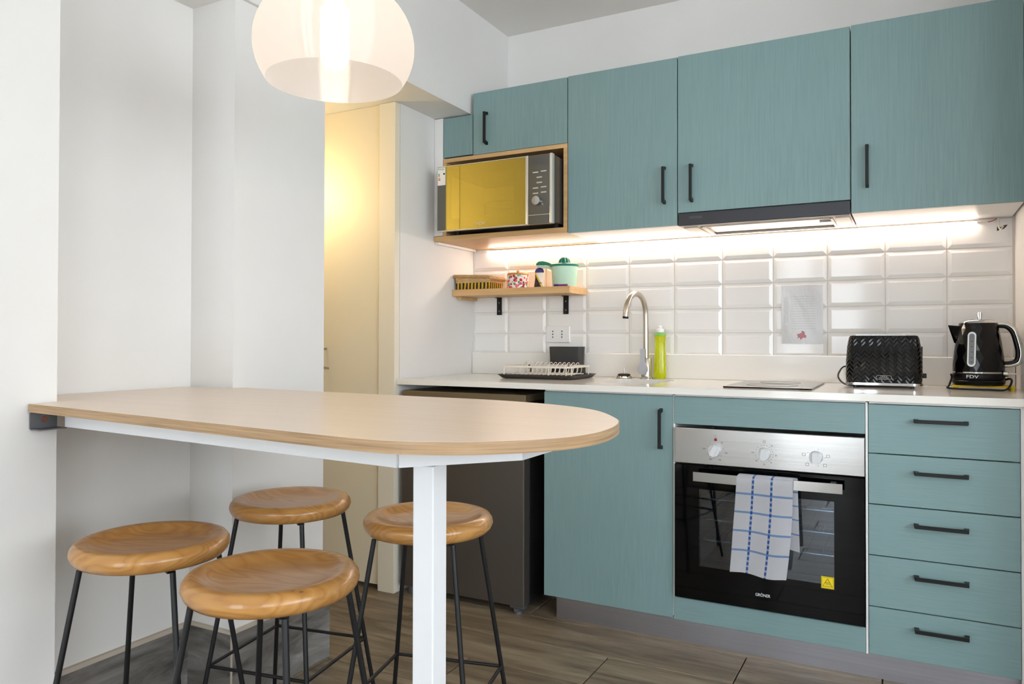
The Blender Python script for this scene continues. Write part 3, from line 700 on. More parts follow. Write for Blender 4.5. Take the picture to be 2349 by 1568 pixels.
obj('dial', MB().cyl((0.369, YM, 1.594), (0.369, YM-0.022, 1.594), 0.0195, 0.0175, 28), 'chrome', pn, smooth=40)
obj('display', B(0.339, 0.410, YM-0.0006, YM, 1.738, 1.765), 'mw_grey', pn)
for x in (-0.08, 0.40):
    for y in (-0.33, -0.09): obj('foot', MB().cyl((x, y, 1.497), (x, y, 1.511), 0.012, n=12), 'dark_rubber', mw)
gr = thing('grill_rack', 'round wire grill rack inside the microwave', 'rack', (0.10, -0.24, 1.5395))
mb = MB(); cx, cy, R_ = 0.12, -0.24, 0.10; mb.tube([(cx+R_*math.cos(k*PI/16), cy+R_*math.sin(k*PI/16), 1.63) for k in range(32)], 0.002, 6, True)
for k in range(-3, 4):
    w_ = math.sqrt(R_*R_-(k*0.027)**2); mb.tube([(cx+k*0.027, cy-w_, 1.63), (cx+k*0.027, cy+w_, 1.63)], 0.0015, 5)
obj('wire_top', mb, 'chrome', gr)
for a in (0.6, 2.5, 3.9, 5.5):
    x, y = cx+R_*math.cos(a), cy+R_*math.sin(a); obj('leg', MB().tube([(x, y, 1.63), (x, y, 1.5395)], 0.002, 6), 'chrome', gr)
# extractor hood
h = thing('extractor_hood', 'slim black fronted extractor hood under the wall cabinets', 'hood', (1.21, -0.18, 1.45))
fp = obj('front_panel', B(0.913, 1.504, -0.352, -0.336, 1.468, 1.5155, bev=0.002), 'hood_black', h)
obj('body', B(0.914, 0.985, -0.325, -0.0098, 1.469, 1.5175).box(1.44, 1.503, -0.325, -0.0098, 1.469, 1.5175).box(0.985, 1.44, -0.325, -0.29, 1.469, 1.5175).box(0.985, 1.44, -0.06, -0.0098, 1.469, 1.5175).box(0.985, 1.44, -0.29, -0.06, 1.49, 1.5175), 'hood_metal', h)
obj('slide_rail', B(0.914, 1.503, -0.336, -0.326, 1.476, 1.514), 'dark_gap', h)
fl = obj('grease_filter', B(0.987, 1.438, -0.288, -0.062, 1.474, 1.488), 'hood_filter', h)
obj('filter_frame', B(0.985, 1.44, -0.294, -0.286, 1.4665, 1.4735).box(0.985, 1.44, -0.064, -0.056, 1.4665, 1.4735).box(0.981, 0.990, -0.294, -0.056, 1.4665, 1.4735).box(1.435, 1.444, -0.294, -0.056, 1.4665, 1.4735), 'hood_metal', fl)
obj('latch', B(1.392, 1.434, -0.20, -0.15, 1.469, 1.474), 'white_plastic', fl)
obj('lamp_cover', B(1.452, 1.498, -0.30, -0.08, 1.4655, 1.469), 'hood_metal', h)
obj('lamp_cover', B(0.920, 0.972, -0.30, -0.05, 1.4655, 1.469), 'hood_metal', h)
obj('brand_lettering', MB().text('GR\u00d6NER', 0.012, at(0.979, -0.3526, 1.4965), 0.0002), 'print_grey', fp)
# led strip and its wiring
l = thing('led_strip', 'glowing warm white strip light under the wall cabinets', 'strip light', (0.9, -0.014, 1.455))
obj('profile', B(-0.093, 1.892, -0.0235, -0.0115, 1.463, 1.4695), 'hood_metal', l)
obj('diffuser', B(-0.092, 1.891, -0.0225, -0.0115, 1.4555, 1.4628), 'led_emit', l)
obj('end_cap', B(1.892, 1.897, -0.0235, -0.0105, 1.455, 1.4695), 'white_plastic', l)
obj('wire', MB().tube(spline([(1.897, -0.015, 1.460), (1.910, -0.016, 1.4585), (1.925, -0.016, 1.4585)], 5), 0.0012, 6), 'cord_white', l)
obj('wire', MB().tube(spline([(1.925, -0.016, 1.4585), (1.938, -0.016, 1.461), (1.948, -0.014, 1.466), (1.952, -0.012, 1.470)], 5), 0.0013, 6), 'wire_red', l)
o = obj('supply_cable', MB().tube(spline([(1.957, -0.013, 1.471), (1.956, -0.017, 1.452), (1.958, -0.020, 1.436), (1.963, -0.017, 1.430), (1.968, -0.013, 1.436), (1.972, -0.009, 1.441)], 6), 0.0028, 8), 'cord_white', None, (1.96, -0.015, 1.43), 50)
tag(o, 'short white cable looping into a hole in the wall tile', 'cable')
hp = [(1.953, 1.436), (1.956, 1.446), (1.964, 1.438), (1.972, 1.444), (1.985, 1.446), (1.979, 1.437), (1.972, 1.431), (1.962, 1.430), (1.953, 1.425)]
obj('broken_hole', MB().prism_y(hp, -0.0103, -0.0085), 'plaster_hole', wall_back)

# ------------------------------------------------------------------ wall things
s = thing('wall_shelf', 'short oak shelf on two black brackets', 'shelf', (0.1, -0.1, 1.24))
obj('board', B(-0.189, 0.403, -0.2, -0.0098, 1.240, 1.270, bev=0.001, seg=1), 'shelf_oak', s)
for x in (-0.043, 0.302):
    br = obj('bracket', B(x-0.0125, x+0.0125, -0.0135, -0.0098, 1.157, 1.2395).box(x-0.0125, x+0.0125, -0.03, -0.0135, 1.2365, 1.2395), 'black_metal', s)
    for z in (1.175, 1.215): obj('screw', MB().cyl((x, -0.0135, z), (x, -0.0155, z), 0.004, 0.003, 12), 'galvanised', br)
o = obj('shelf_batten', B(-0.1885, -0.165, -0.16, -0.012, 1.226, 1.2395), 'shelf_oak', None, (-0.18, -0.1, 1.226)); tag(o, 'thin oak batten under the short shelf against the wall', 'batten')
p = thing('power_outlet', 'white double socket plate on the tiles', 'socket', (0.264, -0.012, 1.027))
pl = obj('plate', MB().loft([[Vector((x, y_, z)) for x, z in rrect(0.204+q, 0.324-q, 1.027+q, 1.104-q, 0.006)] for q, y_ in ((0, -0.0098), (0, -0.016), (0.003, -0.019))]), 'white_plastic', p)
for x in (0.241, 0.286):
    m_ = obj('socket_module', B(x-0.0115, x+0.0115, -0.021, -0.019, 1.043, 1.088, bev=0.001), 'white_plastic', p)
    for z in (1.0525, 1.0655, 1.0785): obj('slot', MB().prism_y(rrect(x-0.0022, x+0.0022, z-0.0038, z+0.0038, 0.002), -0.0214, -0.0209), 'print_black', m_)
def paper(u, v): return Vector((1.232+0.153*u, -0.0135-0.0012*math.sin(u*5+v*3), 1.026+0.230*v))
o = obj('paper_sheet', sheet(paper, 16, 20, 0.0008), 'sleeve_paper', None, (1.31, -0.0135, 1.026), 60); tag(o, 'printed sheet in a clear plastic sleeve taped to the tiles', 'paper')

# ------------------------------------------------------------------ shelf things
ZS = 1.270
b = thing('woven_basket', 'flat woven seagrass basket with dark striped band', 'basket', (-0.05, -0.125, ZS))
def brect(off): return rrect(-0.181-off, 0.009+off*1.2, -0.190-off, -0.060+off, 0.010)
mb = MB(); band = MB()
lv = lambda z: 0.012*(z-ZS)/0.06
band.loft([[Vector((x, y, z)) for x, y in brect(lv(z)*0.4-0.004)] for z in (ZS, ZS+0.006, ZS+0.018, ZS+0.030)], cap1=False)
mb.loft([[Vector((x, y, z)) for x, y in brect(lv(z)*0.4-0.004)] for z in (ZS+0.030, ZS+0.045, ZS+0.060)], cap0=False, cap1=False)
bd = obj('weave', mb, 'rattan', b, smooth=50); obj('striped_band', band, 'basket_band', b, smooth=50)
rim = [Vector((x, y, ZS+0.062 - 0.014*max(0, min(1, (x+0.01)/0.02)))) for x, y in brect(0.002)]
obj('braided_rim', MB().tube(rim, 0.007, 8, True), 'rattan', b, smooth=60)
rc = MB()
for k in range(60):
    q = rim[int(k*len(rim)/60) % len(rim)]; 
for k in range(len(rim)):
    a, c_ = rim[k], rim[(k+1) % len(rim)]; L = (c_-a).length; nn = max(1, int(L/0.007))
    for j in range(nn):
        q = a.lerp(c_, j/nn); d_ = (c_-a).normalized(); s_ = d_.cross(Vector((0, 0, 1)))
        rc.tube([q+s_*0.0078*math.cos(t_)+Vector((0, 0, 0.0078*math.sin(t_)))+d_*0.0011*t_ for t_ in (0, 1.05, 2.1, 3.14, 4.2, 5.25, 6.28)], 0.0013, 4)
tag(obj('rim_wrapping', rc, 'rattan', b), kind='stuff')
j = thing('floral_jar', 'small white jar printed with red and green flowers', 'jar', (0.105, -0.105, ZS))
obj('body', MB().lathe([(0.043, ZS), (0.047, ZS+0.004), (0.0495, ZS+0.060), (0.048, ZS+0.062)], 0.105, -0.105, 36), 'floral_print', j, smooth=40)
ld = obj('lid', MB().lathe([(0.049, ZS+0.0622), (0.050, ZS+0.066), (0.046, ZS+0.072), (0.01, ZS+0.074)], 0.105, -0.105, 36), 'lid_wood', j, smooth=40)
obj('lid_knob', MB().lathe([(0.004, ZS+0.074), (0.0065, ZS+0.078), (0.0065, ZS+0.083), (0.003, ZS+0.0865)], 0.105, -0.105, 16), 'lid_wood', ld, smooth=40)
s = thing('sweetener_bottle', 'small brown and white sweetener bottle with blue cap', 'bottle', (0.214, -0.11, ZS))
def oval(cx, cy, a, b_, z, n=28): return [Vector((cx+a*math.cos(2*PI*k/n), cy+b_*math.sin(2*PI*k/n), z)) for k in range(n)]
obj('body', MB().loft([oval(0.214, -0.11, a, a*0.55, ZS+z) for a, z in ((0.0235, 0), (0.0245, 0.005), (0.021, 0.030), (0.0185, 0.048), (0.0200, 0.066), (0.018, 0.070))]), 'sweet_label', s, smooth=40)
obj('cap', MB().loft([oval(0.216, -0.11, a, a*0.6, ZS+z) for a, z in ((0.0215, 0.0705), (0.0215, 0.078), (0.016, 0.088), (0.006, 0.0915))]), 'blue_cap', s, smooth=40)
obj('lettering', MB().text('LOW', 0.0095, at(0.224, -0.1235, ZS+0.022), 0.0006), 'blue_cap', s)
j = thing('juicer_jug', 'mint juice jug with green citrus reamer lid', 'juicer', (0.335, -0.105, ZS))
cx, cy = 0.336, -0.105
obj('jug', MB().lathe([(0.050, ZS), (0.053, ZS+0.004), (0.057, ZS+0.085), (0.059, ZS+0.0915)], cx, cy, 40), 'mint', j, smooth=40)
obj('jug_handle', MB().loft([[Vector((x, cy+w_*a_, z+0.0055*b_)) for a_, b_ in ((1, 1), (1, -1), (-1, -1), (-1, 1))] for x, z, w_ in ((cx-0.05, ZS+0.080, 0.018), (cx-0.07, ZS+0.091, 0.016), (cx-0.112, ZS+0.0975, 0.015), (cx-0.130, ZS+0.098, 0.010))]), 'mint', j, smooth=40)
ld = obj('lid', MB().lathe([(0.0605, ZS+0.092), (0.062, ZS+0.094), (0.062, ZS+0.101), (0.052, ZS+0.104), (0.03, ZS+0.104)], cx, cy, 40), 'jade', j, smooth=40)
obj('lid_handle', MB().loft([[Vector((x, cy+w_*a_, z+t_*b_)) for a_, b_ in ((1, 1), (1, -1), (-1, -1), (-1, 1))] for x, z, w_, t_ in ((cx-0.050, ZS+0.099, 0.022, 0.005), (cx-0.07, ZS+0.1055, 0.019, 0.007), (cx-0.095, ZS+0.1115, 0.018, 0.0078), (cx-0.12, ZS+0.1115, 0.015, 0.0075), (cx-0.134, ZS+0.107, 0.010, 0.004))]), 'jade', ld, smooth=50)
mb = MB(); n = 24; rings = []
for r_, z in ((0.027, 0.104), (0.0265, 0.112), (0.022, 0.124), (0.013, 0.132), (0.004, 0.1345)):
    rings.append([Vector((cx+r_*(0.8 if k % 3 == 0 else 1)*math.cos(2*PI*k/n), cy+r_*(0.8 if k % 3 == 0 else 1)*math.sin(2*PI*k/n), ZS+z)) for k in range(n)])
mb.loft(rings); obj('reamer', mb, 'jade', ld)
pe = thing('purple_marker', 'short purple marker lying at the shelf edge', 'marker', (0.345, -0.185, ZS))
obj('barrel', MB().cyl((0.344, -0.188, ZS+0.005), (0.385, -0.184, ZS+0.005), 0.0045, n=12), 'purple', pe, smooth=40)
obj('cap', MB().cyl((0.325, -0.190, ZS+0.0052), (0.344, -0.188, ZS+0.0052), 0.0050, n=12), 'blue_cap', pe, smooth=40)

# ------------------------------------------------------------------ counter things
ZC = 0.8782
d = thing('drying_mat_tray', 'dark grey drip tray under the white dish rack', 'tray', (0.31, -0.22, ZC))
mb = MB(); T = (0.135, 0.485, -0.365, -0.085)
mb.loft([[Vector((x, y, z)) for x, y in rrect(T[0]-o_, T[1]+o_, T[2]-o_, T[3]+o_, 0.03)] for o_, z in ((-0.022, ZC), (-0.012, ZC+0.002), (0.0, ZC+0.015), (0.003, ZC+0.017), (-0.004, ZC+0.0165), (-0.014, ZC+0.006), (-0.03, ZC+0.005))])
obj('tray', mb, 'tray_dark', d, smooth=40)
rk = thing('dish_rack', 'white wire dish rack standing in the dark tray', 'dish rack', (0.31, -0.22, ZC+0.006))
x0, x1, y0, y1, zr = 0.152, 0.462, -0.345, -0.105, 0.932
mb = MB(); P_ = rrect(x0, x1, y0, y1, 0.025, 5)
for k in range(len(P_)):
    (xa, ya), (xb, yb) = P_[k], P_[(k+1) % len(P_)]; v = Vector((yb-ya, xa-xb, 0)).normalized()*0.0015
    A, Bq = Vector((xa, ya, 0)), Vector((xb, yb, 0))
    mb.loft([[A+v+Vector((0, 0, zr)), A-v+Vector((0, 0, zr)), A-v+Vector((0, 0, zr-0.008)), A+v+Vector((0, 0, zr-0.008))], [Bq+v+Vector((0, 0, zr)), Bq-v+Vector((0, 0, zr)), Bq-v+Vector((0, 0, zr-0.008)), Bq+v+Vector((0, 0, zr-0.008))]])
obj('rim', mb, 'rack_white', rk)
zb = ZC+0.018
for k in range(14):
    x = x0+0.022+0.0205*k
    obj('floor_wire', MB().tube([(x, y0+0.003, zr-0.006), (x, y0+0.008, zb+0.01), (x, y0+0.016, zb), (x, y1-0.016, zb), (x, y1-0.008, zb+0.01), (x, y1-0.003, zr-0.006)], 0.0018, 5), 'rack_white', rk)
for k in range(13):
    x = x0+0.035+0.0205*k
    obj('plate_divider', MB().tube(spline([(x, -0.25, zb), (x+0.010, -0.245, zb+0.028), (x+0.018, -0.235, zb+0.046), (x+0.022, -0.225, zb+0.047), (x+0.018, -0.215, zb+0.040), (x+0.008, -0.21, zb)], 4), 0.0017, 5), 'rack_white', rk)
for y in (-0.27, -0.18): obj('cross_wire', MB().tube([(x0+0.005, y, zb), (x1-0.005, y, zb)], 0.0022, 6), 'rack_white', rk)
for x, y in ((x0+0.012, y0+0.001), (x1-0.012, y0+0.001), (x1-0.001, y0+0.03), (x0+0.22, y0+0.001), (x1-0.012, y1-0.001), (x0+0.012, y1-0.001)):
    obj('leg', MB().tube([(x, y, zr-0.005), (x, y, ZC+0.0075)], 0.0026, 6), 'rack_white', rk)
for x, y in ((x0+0.03, y1-0.03), (x1-0.02, y1-0.03), (x1-0.09, y1-0.025)): obj('corner_clip', B(x-0.006, x+0.006, y-0.004, y+0.004, ZC+0.008, zr-0.002), 'tray_dark', rk)
u = thing('cutlery_holder', 'dark grey cutlery cup standing behind the white dish rack', 'cutlery holder', (0.325, -0.05, ZC))
mb = MB(); mb.loft([[Vector((x, y, z)) for x, y in rrect(0.243-q, 0.407+q, -0.077-q*0.5, -0.026+q*0.5, 0.022)] for q, z in ((-0.008, ZC), (-0.004, ZC+0.004), (0.0, 1.0), (0.001, 1.010), (-0.003, 1.010), (-0.006, 0.95))])
obj('cup', mb, 'cup_dark', u, smooth=40)
fa = thing('kitchen_tap', 'brushed gooseneck tap with flat lever by the sink', 'tap', (0.705, -0.09, ZC))
obj('base_ring', MB().lathe([(0.026, ZC), (0.026, ZC+0.008), (0.023, ZC+0.010)], 0.705, -0.09, 28), 'chrome', fa, smooth=40)
obj('body', MB().lathe([(0.022, ZC+0.010), (0.022, 0.960), (0.020, 0.963), (0.0125, 0.965)], 0.705, -0.09, 28), 'nickel', fa, smooth=40)
pts = [(0.703, -0.09, 0.960), (0.703, -0.09, 1.05), (0.702, -0.09, 1.145)]
for k in range(1, 13):
    a = PI*k/12*0.97; pts.append((0.702-0.012*(1-math.cos(a)), -0.09-0.088*(1-math.cos(a)), 1.148+0.082*math.sin(a)))
pts.append((0.676, -0.268, 1.133))
obj('spout', MB().tube(pts, 0.0115, 16), 'nickel', fa, smooth=60)
obj('aerator', MB().cyl((0.676, -0.268, 1.1335), (0.6755, -0.2685, 1.1265), 0.0118, n=16), 'dark_gap', fa)
lv_ = [(-0.011, 0.998), (-0.0075, 1.004), (0.0075, 1.004), (0.011, 0.998), (0.0095, 0.95), (0.014, 0.938), (0.021, 0.926), (0.021, 0.912), (0.014, 0.900), (0, 0.896), (-0.014, 0.900), (-0.021, 0.912), (-0.021, 0.926), (-0.014, 0.938), (-0.0095, 0.95)]
obj('lever', MB().prism_y([(0.699+a, b_) for a, b_ in lv_], -0.127, -0.119), 'lever_silver', fa, smooth=30)
obj('lever_hub', MB().cyl((0.700, -0.119, 0.918), (0.704, -0.105, 0.918), 0.012, n=16), 'chrome', fa, smooth=40)
so = thing('soap_bottle', 'bright yellow-green washing-up liquid bottle behind the tap', 'bottle', (0.754, -0.06, ZC))
def ov_(a, z): return oval(0.754, -0.058, a, a*0.72, z, 32)
obj('bottle', MB().loft([ov_(a, ZC+z) for a, z in ((0.022, 0), (0.0255, 0.004), (0.026, 0.03), (0.0245, 0.07), (0.0225, 0.115), (0.022, 0.165), (0.0245, 0.180))]), 'soap_liquid', so, smooth=50)
obj('shoulder', MB().loft([ov_(a, ZC+z) for a, z in ((0.0245, 0.1802), (0.0255, 0.184), (0.021, 0.190), (0.014, 0.193))]), 'soap_neck', so, smooth=50)
obj('cap', MB().lathe([(0.0155, ZC+0.1935), (0.016, ZC+0.206), (0.014, ZC+0.2085), (0.0075, ZC+0.2095), (0.007, ZC+0.216), (0.0085, ZC+0.2185), (0.006, ZC+0.222)], 0.754, -0.058, 24), 'soap_cap', so, smooth=40)
sp = thing('sink_strainer', 'small steel basket strainer with upright stem', 'strainer', (0.606, -0.088, ZC))
obj('basket', MB().lathe([(0.034, ZC), (0.036, ZC+0.002), (0.026, ZC+0.012), (0.012, ZC+0.014)], 0.606, -0.088, 28), 'nickel', sp, smooth=40)
obj('gasket', MB().lathe([(0.0265, ZC+0.012), (0.027, ZC+0.016), (0.02, ZC+0.019), (0.006, ZC+0.019)], 0.606, -0.088, 28), 'dark_rubber', sp, smooth=40)
obj('stem', MB().cyl((0.606, -0.088, ZC+0.019), (0.606, -0.088, ZC+0.044), 0.0032, n=12), 'nickel', sp, smooth=40)
for k in range(8):
    a = 2*PI*k/8; obj('drain_slot', MB().cyl((0.606+0.0305*math.cos(a), -0.088+0.0305*math.sin(a), ZC+0.0072), (0.606+0.0312*math.cos(a), -0.088+0.0312*math.sin(a), ZC+0.0082), 0.003, n=8), 'dark_gap', sp)
hb_ = thing('ceramic_hob', 'slim black two-zone ceramic hob set on the worktop', 'hob', (1.258, -0.32, ZC))
obj('glass', B(1.115, 1.400, -0.52, -0.12, ZC, ZC+0.0055, bev=0.0015), 'oven_black', hb_)
mb = MB()
for y, r_ in ((-0.40, 0.085), (-0.215, 0.07)): mb.tube([(1.258+r_*math.cos(2*PI*k/40), y+r_*math.sin(2*PI*k/40), ZC+0.0055) for k in range(40)], 0.0006, 4, True)
obj('zone_ring', mb, 'hood_black', hb_)
# toaster
to = thing('toaster', 'glossy black toaster with herringbone relief', 'toaster', (1.60, -0.22, ZC))
tx0, tx1, ty0, ty1 = 1.484, 1.718, -0.285, -0.125
mb = MB(); bm = mb.bm; uvl = bm.loops.layers.uv.new('UVMap'); lev = []
for q, z in ((0.0, 0.896), (0.002, 0.92), (0.001, 0.97), (-0.003, 1.02), (-0.008, 1.048), (-0.012, 1.056), (-0.02, 1.058)):
    lev.append(([(x, y) for x, y in rrect(tx0-q, tx1+q, ty0-q, ty1+q, 0.03+q, 8)], z))
nn = len(lev[0][0]); per = [0]
for k in range(nn):
    a, b_ = lev[0][0][k], lev[0][0][(k+1) % nn]; per.append(per[-1]+math.dist(a, b_))
V = [[bm.verts.new((x, y, z)) for x, y in pts_] for pts_, z in lev]
for i in range(len(V)-1):
    for k in range(nn):
        f_ = bm.faces.new((V[i][k], V[i][(k+1) % nn], V[i+1][(k+1) % nn], V[i+1][k]))
        for l_, (ii, kk) in zip(f_.loops, ((i, k), (i, k+1), (i+1, k+1), (i+1, k))): l_[uvl].uv = (per[kk]*1.3, lev[ii][1]*3.0)
bm.faces.new(V[-1]); bm.faces.new(V[0][::-1])
obj('shell', mb, 'toaster_body', to, smooth=40)
obj('chrome_band', MB().loft([[Vector((x, y, z)) for x, y in rrect(tx0-q, tx1+q, ty0-q, ty1+q, 0.03)] for q, z in ((0.001, 0.886), (0.003, 0.888), (0.003, 0.8955), (0.001, 0.8958))]), 'chrome', to, smooth=40)
obj('top_plate', B(tx0+0.03, tx1-0.05, ty0+0.03, ty1-0.03, 1.0581, 1.0605), 'steel', to)
for y in (-0.235, -0.175): obj('bread_slot', B(tx0+0.04, tx1-0.06, y-0.012, y+0.012, 1.0606, 1.0612), 'black_void', to)
for x in (tx0+0.03, tx1-0.03):
    for y in (ty0+0.02, ty1-0.02): obj('foot', MB().cyl((x, y, ZC), (x, y, 0.8865), 0.007, n=10), 'black_plastic', to)
obj('lever', B(tx1+0.001, tx1+0.014, -0.215, -0.195, 0.912, 0.928, bev=0.002).box(tx1-0.002, tx1+0.002, -0.21, -0.2, 0.912, 1.02), 'black_plastic', to)
bd = obj('badge', MB().loft([[Vector((x, y_, z)) for x, z in rrect(1.580-q, 1.627+q, 0.9085-q, 0.9215+q, 0.0064)] for q, y_ in ((0, ty0-0.001), (0, ty0-0.004))]), 'black_gloss', to)
obj('badge_rim', MB().tube([(x, ty0-0.004, z) for x, z in rrect(1.580, 1.627, 0.9085, 0.9215, 0.0064)], 0.0010, 6, True), 'chrome', bd, smooth=60)
obj('badge_lettering', MB().text('URSUS', 0.0058, at(1.6035, ty0-0.0043, 0.9175), 0.0002, sx=1.25).text('TROTTER', 0.0058, at(1.6035, ty0-0.0043, 0.9122), 0.0002, sx=1.25), 'chrome', bd)
obj('power_cord', MB().tube(spline([(1.52, -0.118, 0.93), (1.47, -0.11, 0.945), (1.452, -0.14, 0.925), (1.452, -0.17, 0.905), (1.475, -0.20, 0.885), (1.52, -0.235, 0.8815), (1.60, -0.23, 0.8815), (1.68, -0.22, 0.8815)], 6), 0.003, 8), 'cord_black', to, smooth=60)
# trivet and kettle
kx, ky = 1.884, -0.185
tv = thing('yellow_trivet', 'yellow plastic trivet under the black kettle', 'trivet', (kx+0.01, ky, ZC))
obj('ring', B(kx-0.078, kx+0.100, ky-0.055, ky+0.055, ZC+0.009, ZC+0.014, bev=0.002), 'yellow_trivet', tv)
for x in (kx-0.065, kx+0.092):
    for y in (ky-0.045, ky+0.045): obj('foot', MB().cyl((x, y, ZC), (x, y, ZC+0.0092), 0.006, n=10), 'yellow_trivet', tv)
ke = thing('kettle', 'glossy black faceted electric kettle with chrome trim', 'kettle', (kx, ky, ZC+0.0145))
zk = ZC+0.0145
bs = obj('power_base', MB().lathe([(0.066, zk), (0.075, zk+0.004), (0.078, zk+0.014), (0.074, zk+0.018)], kx, ky, 40), 'black_plastic', ke, smooth=40)
obj('lower_band', MB().lathe([(0.0735, zk+0.0185), (0.0755, zk+0.021), (0.0755, zk+0.038), (0.074, zk+0.040)], kx, ky, 40), 'black_plastic', ke, smooth=40)
obj('chrome_ring', MB().lathe([(0.0755, zk+0.0402), (0.0765, zk+0.0425), (0.0755, zk+0.045)], kx, ky, 40), 'chrome', ke, smooth=50)
mb = MB(); n = 22; bm = mb.bm; rows = []
prof = [(0.0755, 0.0452), (0.0745, 0.068), (0.0725, 0.092), (0.0695, 0.116), (0.0665, 0.140), (0.0625, 0.164), (0.0585, 0.188), (0.0560, 0.206)]
for i, (r_, z) in enumerate(prof):
    rr = r_*(1.0 if i in (0, len(prof)-1) else 1.012); rows.append([bm.verts.new((kx+rr*math.cos(2*PI*(k+(i % 2)*0.5)/n), ky+rr*math.sin(2*PI*(k+(i % 2)*0.5)/n), zk+z)) for k in range(n)])
for i in range(len(rows)-1):
    A, Bq = rows[i], rows[i+1]
    for k in range(n):
        k1 = (k+1) % n
        if i % 2 == 0: bm.faces.new((A[k], A[k1], Bq[k])); bm.faces.new((A[k1], Bq[k1], Bq[k]))
        else: bm.faces.new((A[k], A[k1], Bq[k1])); bm.faces.new((A[k], Bq[k1], Bq[k]))
bm.faces.new(rows[-1]); bm.faces.new(rows[0][::-1])
body = obj('body', mb, 'black_gloss', ke)
ld = obj('lid', MB().lathe([(0.054, zk+0.2062), (0.053, zk+0.210), (0.045, zk+0.216), (0.02, zk+0.219)], kx, ky, 36), 'chrome', ke, smooth=40)
obj('lid_knob', MB().loft([[Vector((kx+0.004+dx_, ky+dy_, zk+z)) for dx_, dy_ in rrect(-w_, w_, -0.008, 0.008, 0.003, 3)] for w_, z in ((0.005, 0.219), (0.007, 0.226), (0.0085, 0.236), (0.006, 0.243))]), 'chrome', ld, smooth=50)
sx0 = kx-0.058
obj('spout', MB().loft([[Vector((sx0+0.012, ky-0.024, zk+0.196)), Vector((sx0+0.012, ky+0.024, zk+0.196)), Vector((sx0+0.002, ky+0.016, zk+0.135)), Vector((sx0+0.002, ky-0.016, zk+0.135))],
    [Vector((kx-0.088, ky-0.007, zk+0.200)), Vector((kx-0.088, ky+0.007, zk+0.200)), Vector((sx0-0.012, ky+0.006, zk+0.140)), Vector((sx0-0.012, ky-0.006, zk+0.140))]]), 'black_gloss', ke)
wa = 4.40; wx, wy = kx+0.070*math.cos(wa), ky+0.070*math.sin(wa)
tn = Vector((-math.sin(wa), math.cos(wa), 0)); nr = Vector((math.cos(wa), math.sin(wa), 0.13)).normalized()
def wpt(u, z, off): 
    zz = z-(zk+0.06); r_ = 0.0768-0.105*zz if zz < 0.2 else 0.056
    return Vector((kx+r_*math.cos(wa), ky+r_*math.sin(wa), z))+tn*u+nr*off
pill = rrect(-0.0125, 0.0125, zk+0.062, zk+0.176, 0.0124, 8); pin = rrect(-0.008, 0.008, zk+0.068, zk+0.170, 0.0079, 8)
obj('window_rim', MB().loft([[wpt(a, b_, -0.004) for a, b_ in pill], [wpt(a, b_, 0.005) for a, b_ in pill], [wpt(a, b_, 0.005) for a, b_ in pin], [wpt(a, b_, 0.002) for a, b_ in pin]], cap1=False), 'chrome', body, smooth=30)
ww = obj('water_window', MB().loft([[wpt(a, b_, -0.003) for a, b_ in pin], [wpt(a, b_, 0.003) for a, b_ in pin]]), 'water_window', body)
mk = MB()
for k, (u_, z) in enumerate(((0, 0.145), (0.0, 0.128), (0.001, 0.110), (0, 0.092), (0, 0.078))): 
    c_ = wpt(u_, zk+z, 0.0034); mk.box(c_.x-0.0025, c_.x+0.0025, c_.y-0.0005, c_.y+0.0005, c_.z-0.001, c_.z+0.001)
obj('level_marks', mk, 'print_black', ww)
hpts = spline([(kx+0.050, ky, zk+0.198), (kx+0.078, ky-0.001, zk+0.196), (kx+0.096, ky-0.002, zk+0.178), (kx+0.106, ky-0.003, zk+0.145), (kx+0.112, ky-0.003, zk+0.110), (kx+0.108, ky-0.003, zk+0.084), (kx+0.090, ky-0.002, zk+0.073), (kx+0.068, ky-0.001, zk+0.071)], 6)
def strap(pts, w0, t_in, t_out):
    rings = []
    for i, p_ in enumerate(pts):
        d_ = (pts[min(i+1, len(pts)-1)]-pts[max(i-1, 0)]).normalized(); nrm = Vector((0, 1, 0)).cross(d_).normalized()
        if nrm.x*(1 if True else 1) + 0*nrm.z < 0 and abs(nrm.x) > 0.3: nrm = -nrm
        rings.append([p_+nrm*t_out+Vector((0, w0, 0)), p_+nrm*t_out-Vector((0, w0, 0)), p_+nrm*t_in-Vector((0, w0, 0)), p_+nrm*t_in+Vector((0, w0, 0))])
    return MB().loft(rings)
hd = obj('handle', MB().tube(hpts, 0.0090, 10), 'black_plastic', ke, smooth=60)
obj('handle_trim', MB().tube([Vector((p_.x+0.0062*max(-0.3, min(1, (p_.x-kx-0.05)*18)), p_.y, p_.z+0.0045*(1 if p_.z > zk+0.17 else (-1 if p_.z < zk+0.085 else 0)))) for p_ in hpts], 0.0085, 10), 'mw_silver', hd, smooth=60)
sw = MB().cyl((kx+0.070, ky-0.03, zk+0.040), (kx+0.082, ky-0.034, zk+0.040), 0.010, n=16).box(kx+0.08, kx+0.112, ky-0.040, ky-0.026, zk+0.0385, zk+0.0425)
obj('switch', sw, 'chrome', ke, smooth=40)
mt = Matrix.Translation((kx-0.022, ky-0.0756, zk+0.0295)) @ Matrix.Rotation(-0.16, 4, 'Z') @ FACE
obj('brand_lettering', MB().text('FDV', 0.0145, mt, 0.0016, sx=1.35), 'print_white', ke)
